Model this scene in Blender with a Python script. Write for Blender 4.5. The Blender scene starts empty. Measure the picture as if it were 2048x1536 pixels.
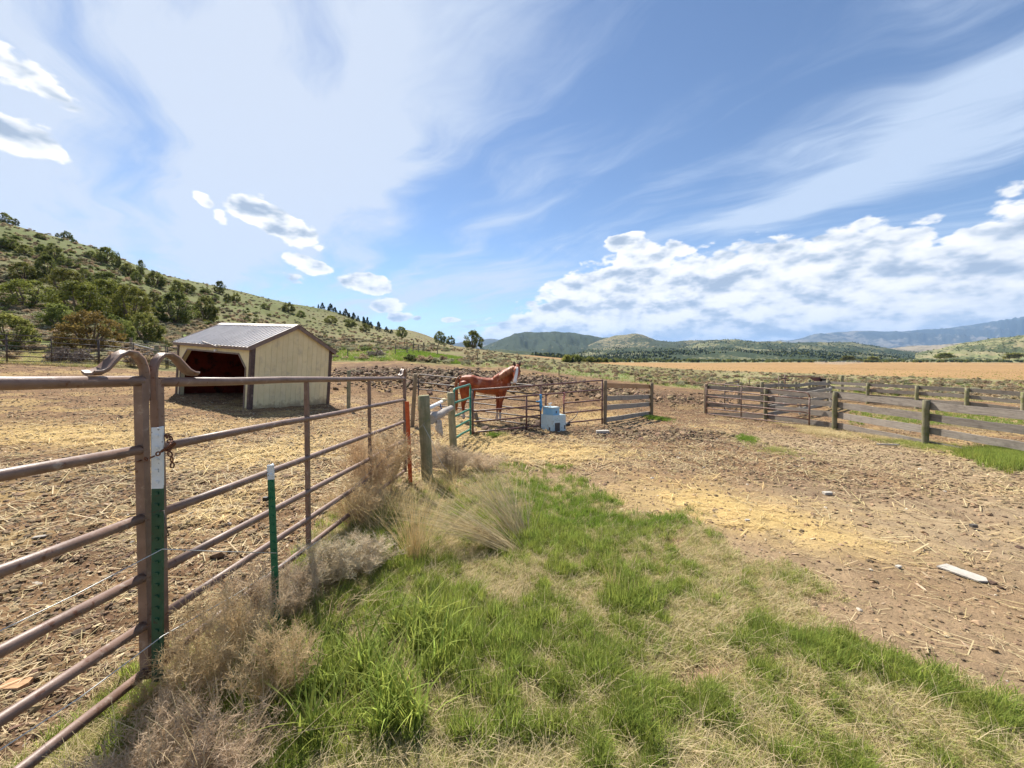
import bpy, math, random
import numpy as np
from mathutils import Vector, Matrix, noise as mnoise
R = math.radians
random.seed(7); RNG = np.random.default_rng(7)
S = bpy.context.scene
C = S.collection

# ---------------------------------------------------------------- camera
FPX = 769.0; PITCH = R(1.3); HOR = 714.0; EYE = 1.6
PCY = HOR + FPX*math.tan(PITCH)
cd = bpy.data.cameras.new('camera'); cam = bpy.data.objects.new('camera', cd); C.objects.link(cam)
cd.sensor_width = 36.0; cd.lens = 36.0*FPX/2048.0
cd.shift_y = -(768.0-PCY)/2048.0
cd.clip_start = 0.05; cd.clip_end = 120000
cam.location = (0, 0, EYE); cam.rotation_euler = (R(90)-PITCH, 0, 0)
S.camera = cam

# ---------------------------------------------------------------- light
SUN_AZ = R(-31)          # left of the viewing direction (+y), measured to +x
SUN_EL = R(50)
SUNDIR = Vector((math.sin(SUN_AZ)*math.cos(SUN_EL), math.cos(SUN_AZ)*math.cos(SUN_EL), math.sin(SUN_EL)))
sl = bpy.data.lights.new('sun', 'SUN'); sl.energy = 4.8; sl.angle = R(0.6); sl.color = (1.0, 0.94, 0.85)
so = bpy.data.objects.new('sun', sl); C.objects.link(so)
so.rotation_euler = (-SUNDIR).to_track_quat('-Z', 'Y').to_euler(); so.location = (-20, 30, 60)
S.view_settings.view_transform = 'Standard'; S.view_settings.look = 'None'
S.view_settings.gamma = 1.0; S.view_settings.exposure = 1.0
S.view_settings.use_curve_mapping = False
S.cycles.max_bounces = 6; S.cycles.diffuse_bounces = 2; S.cycles.transparent_max_bounces = 8
S.cycles.volume_bounces = 0

# ---------------------------------------------------------------- world: Nishita sky with cirrus and cumulus
W = bpy.data.worlds.new('World'); S.world = W; W.use_nodes = True
WT = W.node_tree; WT.nodes.clear()
class N:
    """small helper that builds math node chains"""
    def __init__(s, tree): s.t = tree
    def new(s, typ, **kw):
        n = s.t.nodes.new(typ)
        for k, v in kw.items(): setattr(n, k, v)
        return n
    def put(s, sock, v):
        if isinstance(v, bpy.types.NodeSocket): s.t.links.new(v, sock)
        else: sock.default_value = v
    def m(s, op, a, b=None, c=None, clamp=False):
        n = s.new('ShaderNodeMath', operation=op, use_clamp=clamp)
        s.put(n.inputs[0], a)
        if b is not None: s.put(n.inputs[1], b)
        if c is not None: s.put(n.inputs[2], c)
        return n.outputs[0]
    def ss(s, x, a, b):
        n = s.new('ShaderNodeMapRange', interpolation_type='SMOOTHSTEP')
        s.put(n.inputs['Value'], x); n.inputs['From Min'].default_value = a; n.inputs['From Max'].default_value = b
        return n.outputs[0]
    def lin(s, x, a, b, c=0.0, d=1.0):
        n = s.new('ShaderNodeMapRange'); s.put(n.inputs['Value'], x)
        for k, v in (('From Min', a), ('From Max', b), ('To Min', c), ('To Max', d)): n.inputs[k].default_value = v
        return n.outputs[0]
    def xyz(s, x, y, z):
        n = s.new('ShaderNodeCombineXYZ')
        for i, v in enumerate((x, y, z)): s.put(n.inputs[i], v)
        return n.outputs[0]
    def noise(s, vec, scale, detail=4, rough=0.5, dist=0.0, col=False):
        n = s.new('ShaderNodeTexNoise'); 
        if vec is not None: s.put(n.inputs['Vector'], vec)
        n.inputs['Scale'].default_value = scale; n.inputs['Detail'].default_value = detail
        n.inputs['Roughness'].default_value = rough; n.inputs['Distortion'].default_value = dist
        return n.outputs['Color' if col else 'Fac']
    def mix(s, f, a, b, blend='MIX'):
        n = s.new('ShaderNodeMix', data_type='RGBA', blend_type=blend)
        s.put(n.inputs[0], f); s.put(n.inputs[6], a); s.put(n.inputs[7], b)
        return n.outputs[2]
    def ramp(s, x, stops):
        n = s.new('ShaderNodeValToRGB'); s.put(n.inputs[0], x)
        e = n.color_ramp.elements
        while len(e) < len(stops): e.new(0.5)
        for i, (p, c) in enumerate(stops): e[i].position = p; e[i].color = (*c[:3], 1)
        return n.outputs[0]

def build_world():
    n = N(WT)
    sky = n.new('ShaderNodeTexSky', sky_type='NISHITA'); sky.sun_disc = False
    sky.sun_elevation = SUN_EL; sky.sun_rotation = SUN_AZ
    sky.altitude = 1500; sky.air_density = 1.0; sky.dust_density = 0.3; sky.ozone_density = 3.0
    d = n.new('ShaderNodeTexCoord').outputs['Generated']
    sp = n.new('ShaderNodeSeparateXYZ'); WT.links.new(d, sp.inputs[0]); x, y, z = sp.outputs
    DEG = 57.29578
    az = n.m('MULTIPLY', n.m('ARCTAN2', x, y), DEG)
    el = n.m('MULTIPLY', n.m('ARCSINE', z), DEG)
    # ---- cirrus sheet: a flat layer seen in perspective, combed towards the left horizon
    zz = n.m('ADD', n.m('MAXIMUM', z, 0.0), 0.05)
    a = R(-40)
    px, py = n.m('DIVIDE', x, zz), n.m('DIVIDE', y, zz)
    along = n.m('ADD', n.m('MULTIPLY', px, math.sin(a)), n.m('MULTIPLY', py, math.cos(a)))
    across = n.m('SUBTRACT', n.m('MULTIPLY', px, math.cos(a)), n.m('MULTIPLY', py, math.sin(a)))
    warp = n.noise(n.xyz(px, py, 3.1), 0.8, 3, 0.5)
    across_w = n.m('ADD', across, n.m('MULTIPLY', warp, 0.9))
    c1 = n.noise(n.xyz(n.m('MULTIPLY', along, 0.16), across_w, 0.7), 1.6, 9, 0.56, 0.25)
    c2 = n.noise(n.xyz(n.m('MULTIPLY', along, 0.42), n.m('MULTIPLY', across_w, 1.0), 5.3), 2.6, 8, 0.6, 0.5)
    # large-scale cover, by direction (degrees)
    def gauss(ca, ce, ra, re_, rot=0.0):
        da, de = n.m('SUBTRACT', az, ca), n.m('SUBTRACT', el, ce)
        if rot:
            cr, sr = math.cos(R(rot)), math.sin(R(rot))
            da, de = (n.m('ADD', n.m('MULTIPLY', da, cr), n.m('MULTIPLY', de, sr)),
                      n.m('SUBTRACT', n.m('MULTIPLY', de, cr), n.m('MULTIPLY', da, sr)))
        q = n.m('ADD', n.m('POWER', n.m('DIVIDE', da, ra), 2.0), n.m('POWER', n.m('DIVIDE', de, re_), 2.0))
        return n.m('EXPONENT', n.m('MULTIPLY', q, -1.0))
    wob = n.m('MULTIPLY', n.m('SUBTRACT', n.noise(n.xyz(n.m('MULTIPLY', az, .03), n.m('MULTIPLY', el, .06), 9.0), 1.0, 4, .6), 0.5), 14.0)
    edge = n.m('ADD', 30.5, n.m('SUBTRACT', n.m('MULTIPLY', az, 0.42), n.m('MULTIPLY', n.m('MULTIPLY', az, az), 0.006)))
    above = n.m('MULTIPLY', n.ss(n.m('ADD', n.m('SUBTRACT', el, edge), wob), -4, 6), n.ss(az, 44, -22))
    left = n.m('MAXIMUM', above, n.ss(n.m('ADD', az, wob), -29, -40))
    cov = n.m('ADD', n.m('MULTIPLY', left, 0.185), 0.0)
    for (ca, ce, ra, re_, rot, am) in CIRRUS:
        cov = n.m('ADD', cov, n.m('MULTIPLY', gauss(ca, ce, ra, re_, rot), am))
    t = n.m('ADD', n.m('MULTIPLY', c1, 0.65), n.m('MULTIPLY', c2, 0.35))
    t = n.m('ADD', n.m('MULTIPLY', n.m('SUBTRACT', t, 0.5), 1.9), 0.51)
    ci = n.ss(n.m('ADD', t, cov), 0.44, 0.98)
    ci = n.m('MINIMUM', n.m('MULTIPLY', ci, 1.15), 0.88)
    # ---- cumulus
    top = n.m('ADD', 4.6, n.m('MULTIPLY', n.ss(az, -8, 15), 10.4))
    dip = n.m('MULTIPLY', gauss(47.5, 13, 3.0, 5), -3.2)
    top = n.m('ADD', top, dip)
    band = n.m('MULTIPLY', n.m('SUBTRACT', top, el), 0.11)
    band = n.m('MINIMUM', n.m('ADD', band, 0.02), 0.42)
    cb = n.m('MULTIPLY', band, 1.15)
    cb = n.m('SUBTRACT', cb, n.m('MULTIPLY', n.ss(az, -6, -16), 1.2))
    cb = n.m('SUBTRACT', cb, n.m('MULTIPLY', n.ss(az, 100, 130), 0.5))
    for (ca, ce, ra, re_, rot, am) in CUMULI:
        g = n.m('SUBTRACT', n.m('MULTIPLY', gauss(ca, ce, ra, re_, rot), am*1.3+0.22), 0.50)
        cb = n.m('MAXIMUM', cb, g)
    def field(dx, dy):
        vx = n.m('MULTIPLY', n.m('ADD', az, dx), 0.13); vy = n.m('MULTIPLY', n.m('ADD', el, dy), 0.26)
        v = n.xyz(vx, vy, 1.7)
        f1 = n.noise(v, 1.6, 9, 0.62, 0.1)
        wv = n.new('ShaderNodeVectorMath', operation='ADD'); WT.links.new(v, wv.inputs[0]); sc_ = n.new('ShaderNodeVectorMath', operation='SCALE'); WT.links.new(n.noise(v, 5.0, 3, 0.5, col=True), sc_.inputs[0]); sc_.inputs[3].default_value = 0.16; WT.links.new(sc_.outputs[0], wv.inputs[1])
        b_ = []
        for s_ in (3.2, 7.5):
            vo = n.new('ShaderNodeTexVoronoi', feature='SMOOTH_F1'); WT.links.new(wv.outputs[0], vo.inputs['Vector']); vo.inputs['Scale'].default_value = s_; vo.inputs['Smoothness'].default_value = 0.35; b_.append(n.m('SUBTRACT', 0.85, vo.outputs['Distance']))
        return n.m('ADD', n.m('ADD', n.m('MULTIPLY', f1, 0.62), n.m('MULTIPLY', b_[0], 0.26)), n.m('MULTIPLY', b_[1], 0.12))
    def shade(dx, dy):
        return n.noise(n.xyz(n.m('MULTIPLY', n.m('ADD', az, dx), 0.13), n.m('MULTIPLY', n.m('ADD', el, dy), 0.26), 1.7), 1.9, 3, 0.55, 0.1)
    f0 = field(0, 0)
    dens = n.m('ADD', n.m('SUBTRACT', f0, 0.515), n.m('MULTIPLY', cb, 0.72))
    al = n.ss(dens, 0.0, 0.12)
    lit = n.m('MULTIPLY', n.m('SUBTRACT', shade(0, 0), shade(-0.5, 1.3)), 2.5)
    lit = n.m('ADD', lit, n.m('SUBTRACT', 0.88, n.m('MULTIPLY', n.m('MAXIMUM', n.m('SUBTRACT', dens, 0.08), 0.0), 1.5)), clamp=True)
    ccol = n.ramp(lit, [(0.0, (0.33, 0.39, 0.48)), (0.30, (0.47, 0.52, 0.59)), (0.62, (0.72, 0.73, 0.74)), (1.0, (0.88, 0.86, 0.83))])
    # mixing (cloud radiances are absolute, the sky is Nishita * strength)
    bg1 = n.new('ShaderNodeBackground'); WT.links.new(sky.outputs[0], bg1.inputs[0]); bg1.inputs[1].default_value = SKY_STRENGTH
    bg2 = n.new('ShaderNodeBackground'); bg2.inputs[1].default_value = 1.0
    cir = n.mix(n.ss(az, 30, -35), (0.335, 0.395, 0.49, 1), (0.385, 0.42, 0.48, 1))
    WT.links.new(cir, bg2.inputs[0])
    bg3 = n.new('ShaderNodeBackground'); WT.links.new(ccol, bg3.inputs[0]); bg3.inputs[1].default_value = 0.70
    m1 = n.new('ShaderNodeMixShader'); WT.links.new(ci, m1.inputs[0]); WT.links.new(bg1.outputs[0], m1.inputs[1]); WT.links.new(bg2.outputs[0], m1.inputs[2])
    m2 = n.new('ShaderNodeMixShader'); WT.links.new(al, m2.inputs[0]); WT.links.new(m1.outputs[0], m2.inputs[1]); WT.links.new(bg3.outputs[0], m2.inputs[2])
    out = n.new('ShaderNodeOutputWorld'); WT.links.new(m2.outputs[0], out.inputs[0])
    W.cycles.sampling_method = 'MANUAL'; W.cycles.sample_map_resolution = 512

def azel(px, py):
    dx = (px-1024)/FPX; dz = (HOR-py)/FPX
    return math.degrees(math.atan(dx)), math.degrees(math.atan(dz/math.hypot(1, dx)))
def blob(px, py, ra, re_, rot, am):
    a, e = azel(px, py); return (a, e, ra, re_, rot, am)
SKY_STRENGTH = 0.074
CIRRUS = [blob(1900, 300, 22, 4.5, 12, 0.22), blob(1620, 390, 14, 3.0, 22, 0.20), blob(980, 560, 15, 2.6, 8, 0.24),
          blob(700, 350, 16, 7, 40, 0.20), blob(250, 250, 26, 12, 0, 0.14), blob(470, 560, 14, 5, 0, 0.14),
          blob(1330, 180, 16, 10, 0, -0.16), blob(1150, 400, 10, 4, 30, -0.05), blob(1500, 90, 14, 8, 0, -0.06)]
CUMULI = [blob(560, 448, 6.2, 2.3, -20, 0.80), blob(500, 420, 3.6, 2.0, 0, 0.70), blob(625, 532, 4.0, 1.4, -14, 0.72), blob(735, 566, 4.4, 1.8, -8, 0.78),
          blob(770, 612, 3.0, 1.5, 0, 0.66), blob(800, 634, 3.2, 0.9, 0, 0.68), blob(412, 404, 2.0, 1.2, -35, 0.6), blob(445, 432, 1.6, 1.2, -35, 0.55), blob(1245, 484, 3.8, 1.5, 12, 0.7),
          blob(905, 640, 2.2, 0.7, 0, 0.6), blob(835, 637, 1.2, 0.7, 0, 0.6), blob(590, 560, 3.0, 1.2, -10, 0.42),
          blob(45, 150, 6.0, 2.6, -14, 0.50), blob(20, 268, 5.0, 2.0, -15, 0.80),
          blob(1400, 570, 12, 4.5, 0, 0.72), blob(1700, 520, 9, 4.6, 0, 0.80), blob(1300, 520, 7, 3.2, 0, 0.66), blob(1980, 500, 6, 4, 0, 0.72)]
build_world()

# ---------------------------------------------------------------- projection helpers
ca_, sa_ = math.cos(PITCH), math.sin(PITCH)
def ray(px, py):
    X = (px-1024)/FPX; Y = (PCY-py)/FPX
    dy = ca_+sa_*Y; dz = -sa_+ca_*Y
    return X/dy, dz/dy
def at(px, py, d):
    u, v = ray(px, py); return Vector((u*d, d, EYE+v*d))
def proj(x, y, z):
    """world arrays -> photo pixels (2048 wide)"""
    zr = z-EYE
    dep = y*ca_-zr*sa_; up = y*sa_+zr*ca_
    dep = np.where(dep < 0.05, 0.05, dep)
    return 1024+FPX*x/dep, PCY-FPX*up/dep

# ---------------------------------------------------------------- numpy noise
_G = np.random.default_rng(11).random((256, 256))
def vn(x, y):
    xi = np.floor(x).astype(int); yi = np.floor(y).astype(int)
    fx = x-xi; fy = y-yi; fx = fx*fx*(3-2*fx); fy = fy*fy*(3-2*fy)
    a = _G[xi & 255, yi & 255]; b = _G[(xi+1) & 255, yi & 255]; c = _G[xi & 255, (yi+1) & 255]; d = _G[(xi+1) & 255, (yi+1) & 255]
    return (a*(1-fx)+b*fx)*(1-fy)+(c*(1-fx)+d*fx)*fy
def fbm(x, y, o=4, g=0.5):
    s = 0; am = 1; t = 0
    for i in range(o):
        s = s+am*vn(x*2**i+i*17.3, y*2**i+i*9.1); t += am; am *= g
    return s/t
def sstep(a, b, x):
    t = np.clip((x-a)/(b-a), 0, 1); return t*t*(3-2*t)

# ---------------------------------------------------------------- terrain height
COLS = np.array([-700, 0, 205, 350, 500, 650, 740, 820, 950, 1080, 1210, 1400, 1600, 1850, 2048, 2700], float)
ROWD = np.array([16, 20, 23, 27, 40, 60, 90, 130, 180, 240, 320, 450, 700, 1500, 5000, 30000], float)
TY = np.array([
 #  16   20   23   27   40   60   90  130  180  240  320  450  700 1500 5000 30000
 [760, 730, 710, 690, 600, 500, 380, 330, 420, 500, 560, 600, 650, 690, 712, 714],   # -700
 [750, 729, 718, 706, 655, 580, 482, 433, 520, 580, 620, 650, 680, 700, 713, 714],   # 0
 [768, 741, 729, 714, 678, 622, 548, 496, 545, 600, 640, 660, 690, 705, 713, 714],   # 205
 [785, 762, 750, 737, 704, 660, 606, 560, 548, 600, 640, 665, 690, 705, 713, 714],   # 350
 [802, 768, 748, 732, 702, 674, 640, 610, 588, 600, 645, 668, 690, 705, 713, 714],   # 500
 [803, 770, 752, 738, 720, 704, 684, 662, 640, 620, 645, 668, 690, 705, 713, 714],   # 650
 [806, 772, 754, 740, 719, 704, 690, 675, 662, 650, 655, 658, 700, 708, 713, 714],   # 740
 [810, 778, 758, 740, 717, 701, 690, 680, 677, 680, 674, 656, 700, 710, 713, 714],   # 820
 [812, 783, 764, 749, 733, 720, 702, 697, 700, 704, 706, 708, 711, 712, 713, 714],   # 950
 [818, 790, 774, 762, 747, 735, 723, 716, 713, 712, 714, 716, 716, 715, 714, 714],   # 1080
 [826, 800, 787, 778, 763, 750, 741, 733, 728, 725, 724, 723, 722, 717, 715, 714],   # 1210
 [834, 812, 799, 789, 773, 759, 748, 740, 735, 731, 728, 726, 723, 718, 715, 714],   # 1400
 [838, 818, 806, 796, 779, 764, 753, 745, 738, 733, 730, 727, 724, 718, 715, 714],   # 1600
 [840, 821, 810, 800, 784, 768, 757, 748, 741, 735, 731, 728, 724, 718, 715, 714],   # 1850
 [842, 823, 812, 803, 786, 770, 759, 750, 742, 736, 732, 728, 724, 718, 715, 714],   # 2048
 [842, 823, 812, 803, 786, 770, 759, 750, 742, 736, 732, 728, 724, 718, 715, 714]], float)
_U = np.linspace(COLS[0], COLS[-1], 341)                     # every 10 px
_L = np.linspace(math.log(16), math.log(30000), 300)
_a = np.array([np.interp(_L, np.log(ROWD), r) for r in TY])
_T = np.array([np.interp(_U, COLS, _a[:, j]) for j in range(len(_L))]).T
def _blur(A, n, ax):
    k = np.hanning(n+2)[1:-1]; k /= k.sum(); p = n//2
    A2 = np.concatenate([np.repeat(A.take([0], ax), p, ax), A, np.repeat(A.take([-1], ax), p, ax)], ax)
    return np.apply_along_axis(lambda v: np.convolve(v, k, 'valid'), ax, A2)
_T = _blur(_blur(_T, 9, 0), 7, 1)
BUMPS = [(-1.0, 12.3, 0.16, 1.9), (-11.0, 14.3, 0.0, 2)]
def height(x, y, detail=True):
    x = np.asarray(x, float); y = np.asarray(y, float)
    r = np.hypot(x, y); th = np.arctan2(x, y); lim = R(64)
    tc = np.clip(th, -lim, lim)
    over = np.abs(th) > lim
    back = np.sign(th)*lim*(1-(np.abs(th)-lim)/(math.pi-lim))
    te = np.where(over, back, tc)
    u = np.tan(te); d = np.where(over, r*math.cos(lim), y)
    # near plane
    zn = -0.0546*y+0.005*np.maximum(-x, 0)*np.clip(y, 0, 40)-0.012*np.maximum(x-3, 0)
    for bx, by, bh, bs in BUMPS: zn = zn+bh*np.exp(-((x-bx)**2+(y-by)**2)/(2*bs*bs))
    px = np.clip(1024+FPX*u, COLS[0], COLS[-1]); dd = np.clip(d, 16, 30000)
    fu = (px-_U[0])/10.0; iu = np.clip(fu.astype(int), 0, len(_U)-2); fu = fu-iu
    fl = (np.log(dd)-_L[0])/(_L[1]-_L[0]); il = np.clip(fl.astype(int), 0, len(_L)-2); fl = fl-il
    yy = (_T[iu, il]*(1-fu)+_T[iu+1, il]*fu)*(1-fl)+(_T[iu, il+1]*(1-fu)+_T[iu+1, il+1]*fu)*fl
    zt = EYE-(yy-HOR)/FPX*np.maximum(d, 16)
    w = sstep(14.5, 20.5, d)
    z = zn*(1-w)+zt*w
    if detail:
        # rolling relief on the hillside
        hill = sstep(45, 120, r)*sstep(950, 600, px)
        z = z+hill*(fbm(x*0.03+5, y*0.03+2, 3)-0.5)*5.0*sstep(45, 150, r)
        z = z+sstep(20, 60, r)*(fbm(x*0.12, y*0.12, 3)-0.5)*0.5
    return z
def ground_z(x, y): return float(height(x, y))
def hit(px, py, dmin=1.0, dmax=3000):
    """where the viewing ray through a photo pixel meets the terrain"""
    u, v = ray(px, py)
    ds = np.exp(np.linspace(math.log(dmin), math.log(dmax), 900))
    g = EYE+v*ds-height(u*ds, ds)
    i = np.where(g <= 0)[0]
    if len(i) == 0:
        k = int(np.argmin(g)); d = ds[k]
    elif i[0] == 0: d = ds[0]
    else:
        k = i[0]; t = g[k-1]/(g[k-1]-g[k]+1e-9); d = ds[k-1]+(ds[k]-ds[k-1])*t
    return Vector((u*d, d, ground_z(u*d, d)))

# ---------------------------------------------------------------- materials
def newmat(name):
    m = bpy.data.materials.new(name); m.use_nodes = True
    t = m.node_tree; n = N(t); return m, t, n, t.nodes['Principled BSDF']
def simple(name, c1, c2=None, scale=8, rough=0.6, metal=0.0, bump=0.0, bscale=None, detail=5, contrast=(0.35, 0.65), spots=None, trans=0.0, spec=None, rnd=0.0, stretch=None):
    m, t, n, b = newmat(name)
    tc = n.new('ShaderNodeTexCoord').outputs['Object']
    oi = n.new('ShaderNodeObjectInfo').outputs['Random']
    off = n.new('ShaderNodeVectorMath', operation='ADD'); t.links.new(tc, off.inputs[0])
    t.links.new(n.xyz(n.m('MULTIPLY', oi, 37.0), n.m('MULTIPLY', oi, 11.0), 0.0), off.inputs[1])
    v = off.outputs[0]
    if stretch:
        mp = n.new('ShaderNodeVectorMath', operation='MULTIPLY'); t.links.new(v, mp.inputs[0]); mp.inputs[1].default_value = stretch; v = mp.outputs[0]
    c2 = c2 or c1
    f = n.lin(n.noise(v, scale, detail, 0.6), contrast[0], contrast[1])
    col = n.mix(f, (*c1, 1), (*c2, 1))
    if spots:
        for (sc, lo, hi, sc_col, det) in spots:
            g = n.ss(n.noise(v, sc, det, 0.65), lo, hi); col = n.mix(g, col, (*sc_col, 1))
    if rnd:
        hs = n.new('ShaderNodeHueSaturation'); t.links.new(col, hs.inputs['Color'])
        n.put(hs.inputs['Value'], n.lin(oi, 0, 1, 1-rnd, 1+rnd)); n.put(hs.inputs['Hue'], n.lin(n.m('FRACT', n.m('MULTIPLY', oi, 7.31)), 0, 1, 0.5-rnd*0.05, 0.5+rnd*0.05))
        col = hs.outputs[0]
    t.links.new(col, b.inputs['Base Color'])
    b.inputs['Roughness'].default_value = rough; b.inputs['Metallic'].default_value = metal
    if spec is not None: b.inputs['Specular IOR Level'].default_value = spec
    if bump:
        bn = n.new('ShaderNodeBump'); bn.inputs['Strength'].default_value = bump; bn.inputs['Distance'].default_value = 0.01
        t.links.new(n.noise(v, bscale or scale*3, 5, 0.65), bn.inputs['Height']); t.links.new(bn.outputs[0], b.inputs['Normal'])
    if trans:
        tr = n.new('ShaderNodeBsdfTranslucent'); t.links.new(col, tr.inputs[0])
        ms = n.new('ShaderNodeMixShader'); ms.inputs[0].default_value = trans
        t.links.new(b.outputs[0], ms.inputs[1]); t.links.new(tr.outputs[0], ms.inputs[2])
        t.links.new(ms.outputs[0], t.nodes['Material Output'].inputs[0])
    return m
def attrmat(name, rough=0.9, bumps=(), vary=0.0, vscale=40, trans=0.0, spec=0.2):
    """base colour from the mesh colour attribute 'Col', broken up by noise"""
    m, t, n, b = newmat(name)
    a = n.new('ShaderNodeVertexColor'); a.layer_name = 'Col'; col = a.outputs[0]
    tc = n.new('ShaderNodeTexCoord').outputs['Object']
    if vary:
        f = n.lin(n.noise(tc, vscale, 6, 0.7), 0.3, 0.7, 1-vary, 1+vary)
        hs = n.new('ShaderNodeHueSaturation'); t.links.new(col, hs.inputs['Color']); n.put(hs.inputs['Value'], f); col = hs.outputs[0]
    t.links.new(col, b.inputs['Base Color']); b.inputs['Roughness'].default_value = rough
    b.inputs['Specular IOR Level'].default_value = spec
    nrm = None
    for (sc, st, di) in bumps:
        bn = n.new('ShaderNodeBump'); bn.inputs['Strength'].default_value = st; bn.inputs['Distance'].default_value = di
        t.links.new(n.noise(tc, sc, 5, 0.7), bn.inputs['Height'])
        if nrm: t.links.new(nrm, bn.inputs['Normal'])
        nrm = bn.outputs[0]
    if nrm: t.links.new(nrm, b.inputs['Normal'])
    return m
def wood(name, c1, c2, dark, green=None, rough=0.85):
    """weathered wood, grain along the object's own X axis"""
    m, t, n, b = newmat(name)
    tc = n.new('ShaderNodeTexCoord').outputs['Object']
    oi = n.new('ShaderNodeObjectInfo').outputs['Random']
    off = n.new('ShaderNodeVectorMath', operation='ADD'); t.links.new(tc, off.inputs[0]); t.links.new(n.xyz(n.m('MULTIPLY', oi, 53.0), n.m('MULTIPLY', oi, 7.0), oi), off.inputs[1])
    mp = n.new('ShaderNodeVectorMath', operation='MULTIPLY'); t.links.new(off.outputs[0], mp.inputs[0]); mp.inputs[1].default_value = (0.06, 1, 1)
    g = n.noise(mp.outputs[0], 45, 6, 0.65, 0.3)
    g2 = n.noise(mp.outputs[0], 140, 4, 0.6)
    pt = n.noise(off.outputs[0], 3.0, 4, 0.6)
    col = n.mix(n.lin(g, 0.35, 0.65), (*c1, 1), (*c2, 1))
    col = n.mix(n.m('MULTIPLY', n.ss(g2, 0.56, 0.68), 0.75), col, (*dark, 1))
    col = n.mix(n.m('MULTIPLY', n.ss(pt, 0.52, 0.75), 0.55), col, (*dark, 1))
    if green: col = n.mix(n.m('MULTIPLY', n.ss(n.noise(off.outputs[0], 6, 5, 0.7), 0.42, 0.62), 0.8), col, (*green, 1))
    hs = n.new('ShaderNodeHueSaturation'); t.links.new(col, hs.inputs['Color']); n.put(hs.inputs['Value'], n.lin(oi, 0, 1, 0.75, 1.2))
    t.links.new(hs.outputs[0], b.inputs['Base Color']); b.inputs['Roughness'].default_value = rough; b.inputs['Specular IOR Level'].default_value = 0.2
    bn = n.new('ShaderNodeBump'); bn.inputs['Strength'].default_value = 0.8; bn.inputs['Distance'].default_value = 0.006
    t.links.new(n.m('ADD', g, g2), bn.inputs['Height']); t.links.new(bn.outputs[0], b.inputs['Normal'])
    return m

MT = {}
MT['pipe'] = simple('brown pipe paint', (0.155, 0.092, 0.066), (0.23, 0.148, 0.112), 9, 0.5, 0.0, 0.15, 60, spots=[(18, 0.58, 0.70, (0.30, 0.235, 0.19), 6), (26, 0.59, 0.68, (0.12, 0.045, 0.02), 6)])
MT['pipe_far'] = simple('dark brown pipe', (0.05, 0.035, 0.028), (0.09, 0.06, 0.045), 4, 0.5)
MT['pipe_red'] = simple('reddish brown pipe', (0.13, 0.055, 0.045), (0.18, 0.085, 0.065), 5, 0.5, spots=[(15, 0.6, 0.7, (0.25, 0.17, 0.13), 4)])
MT['rustpipe'] = simple('rusty pipe', (0.10, 0.06, 0.05), (0.20, 0.10, 0.06), 6, 0.6, spots=[(12, 0.55, 0.7, (0.28, 0.22, 0.19), 4)])
MT['green_panel'] = simple('green enamel', (0.03, 0.17, 0.10), (0.05, 0.24, 0.15), 5, 0.4, spots=[(30, 0.62, 0.7, (0.15, 0.30, 0.22), 4)])
MT['tgreen'] = simple('green post paint', (0.006, 0.058, 0.030), (0.012, 0.085, 0.045), 9, 0.45, spots=[(40, 0.60, 0.68, (0.03, 0.03, 0.02), 4)])
MT['tgreen2'] = simple('bright green post paint', (0.010, 0.12, 0.058), (0.016, 0.16, 0.075), 9, 0.45, spots=[(40, 0.66, 0.72, (0.03, 0.03, 0.02), 4)])
MT['twhite'] = simple('chipped white paint', (0.62, 0.68, 0.70), (0.72, 0.77, 0.80), 15, 0.5, spots=[(60, 0.60, 0.66, (0.07, 0.04, 0.03), 6)], bump=0.4)
MT['torange'] = simple('orange post paint', (0.50, 0.075, 0.015), (0.60, 0.10, 0.02), 9, 0.5, spots=[(40, 0.62, 0.7, (0.22, 0.04, 0.015), 4)])
MT['rust'] = simple('rust', (0.10, 0.035, 0.02), (0.20, 0.08, 0.04), 60, 0.8, 0.2, 0.5, 120)
MT['black'] = simple('black plastic', (0.012, 0.012, 0.014), rough=0.4)
MT['wire'] = simple('pale wire', (0.55, 0.55, 0.52), rough=0.4, metal=0.2)
MT['wiredark'] = simple('dark wire', (0.10, 0.08, 0.07), rough=0.5, metal=0.4)
MT['board'] = wood('weathered board', (0.20, 0.17, 0.145), (0.30, 0.265, 0.225), (0.075, 0.06, 0.05))
MT['board_light'] = wood('pale weathered board', (0.30, 0.27, 0.23), (0.40, 0.36, 0.30), (0.12, 0.09, 0.07))
MT['board_orange'] = wood('orange brown board', (0.36, 0.20, 0.10), (0.45, 0.30, 0.17), (0.14, 0.08, 0.05))
MT['post_green'] = wood('green treated post', (0.25, 0.22, 0.13), (0.36, 0.32, 0.205), (0.10, 0.08, 0.055), (0.20, 0.195, 0.105))
MT['post_moss'] = wood('mossy post', (0.21, 0.19, 0.12), (0.31, 0.28, 0.18), (0.09, 0.075, 0.05), (0.17, 0.18, 0.065))
MT['post_brown'] = wood('brown wood post', (0.19, 0.14, 0.09), (0.30, 0.24, 0.16), (0.08, 0.055, 0.035))
MT['log'] = wood('grey log', (0.30, 0.27, 0.24), (0.42, 0.38, 0.34), (0.12, 0.10, 0.085))
MT['cream'] = simple('cream siding', (0.72, 0.61, 0.34), (0.78, 0.67, 0.40), 3, 0.7, bump=0.25, bscale=90, spots=[(2.2, 0.52, 0.75, (0.56, 0.48, 0.30), 7), (9, 0.62, 0.8, (0.48, 0.40, 0.26), 7)], rnd=0.04)
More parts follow.
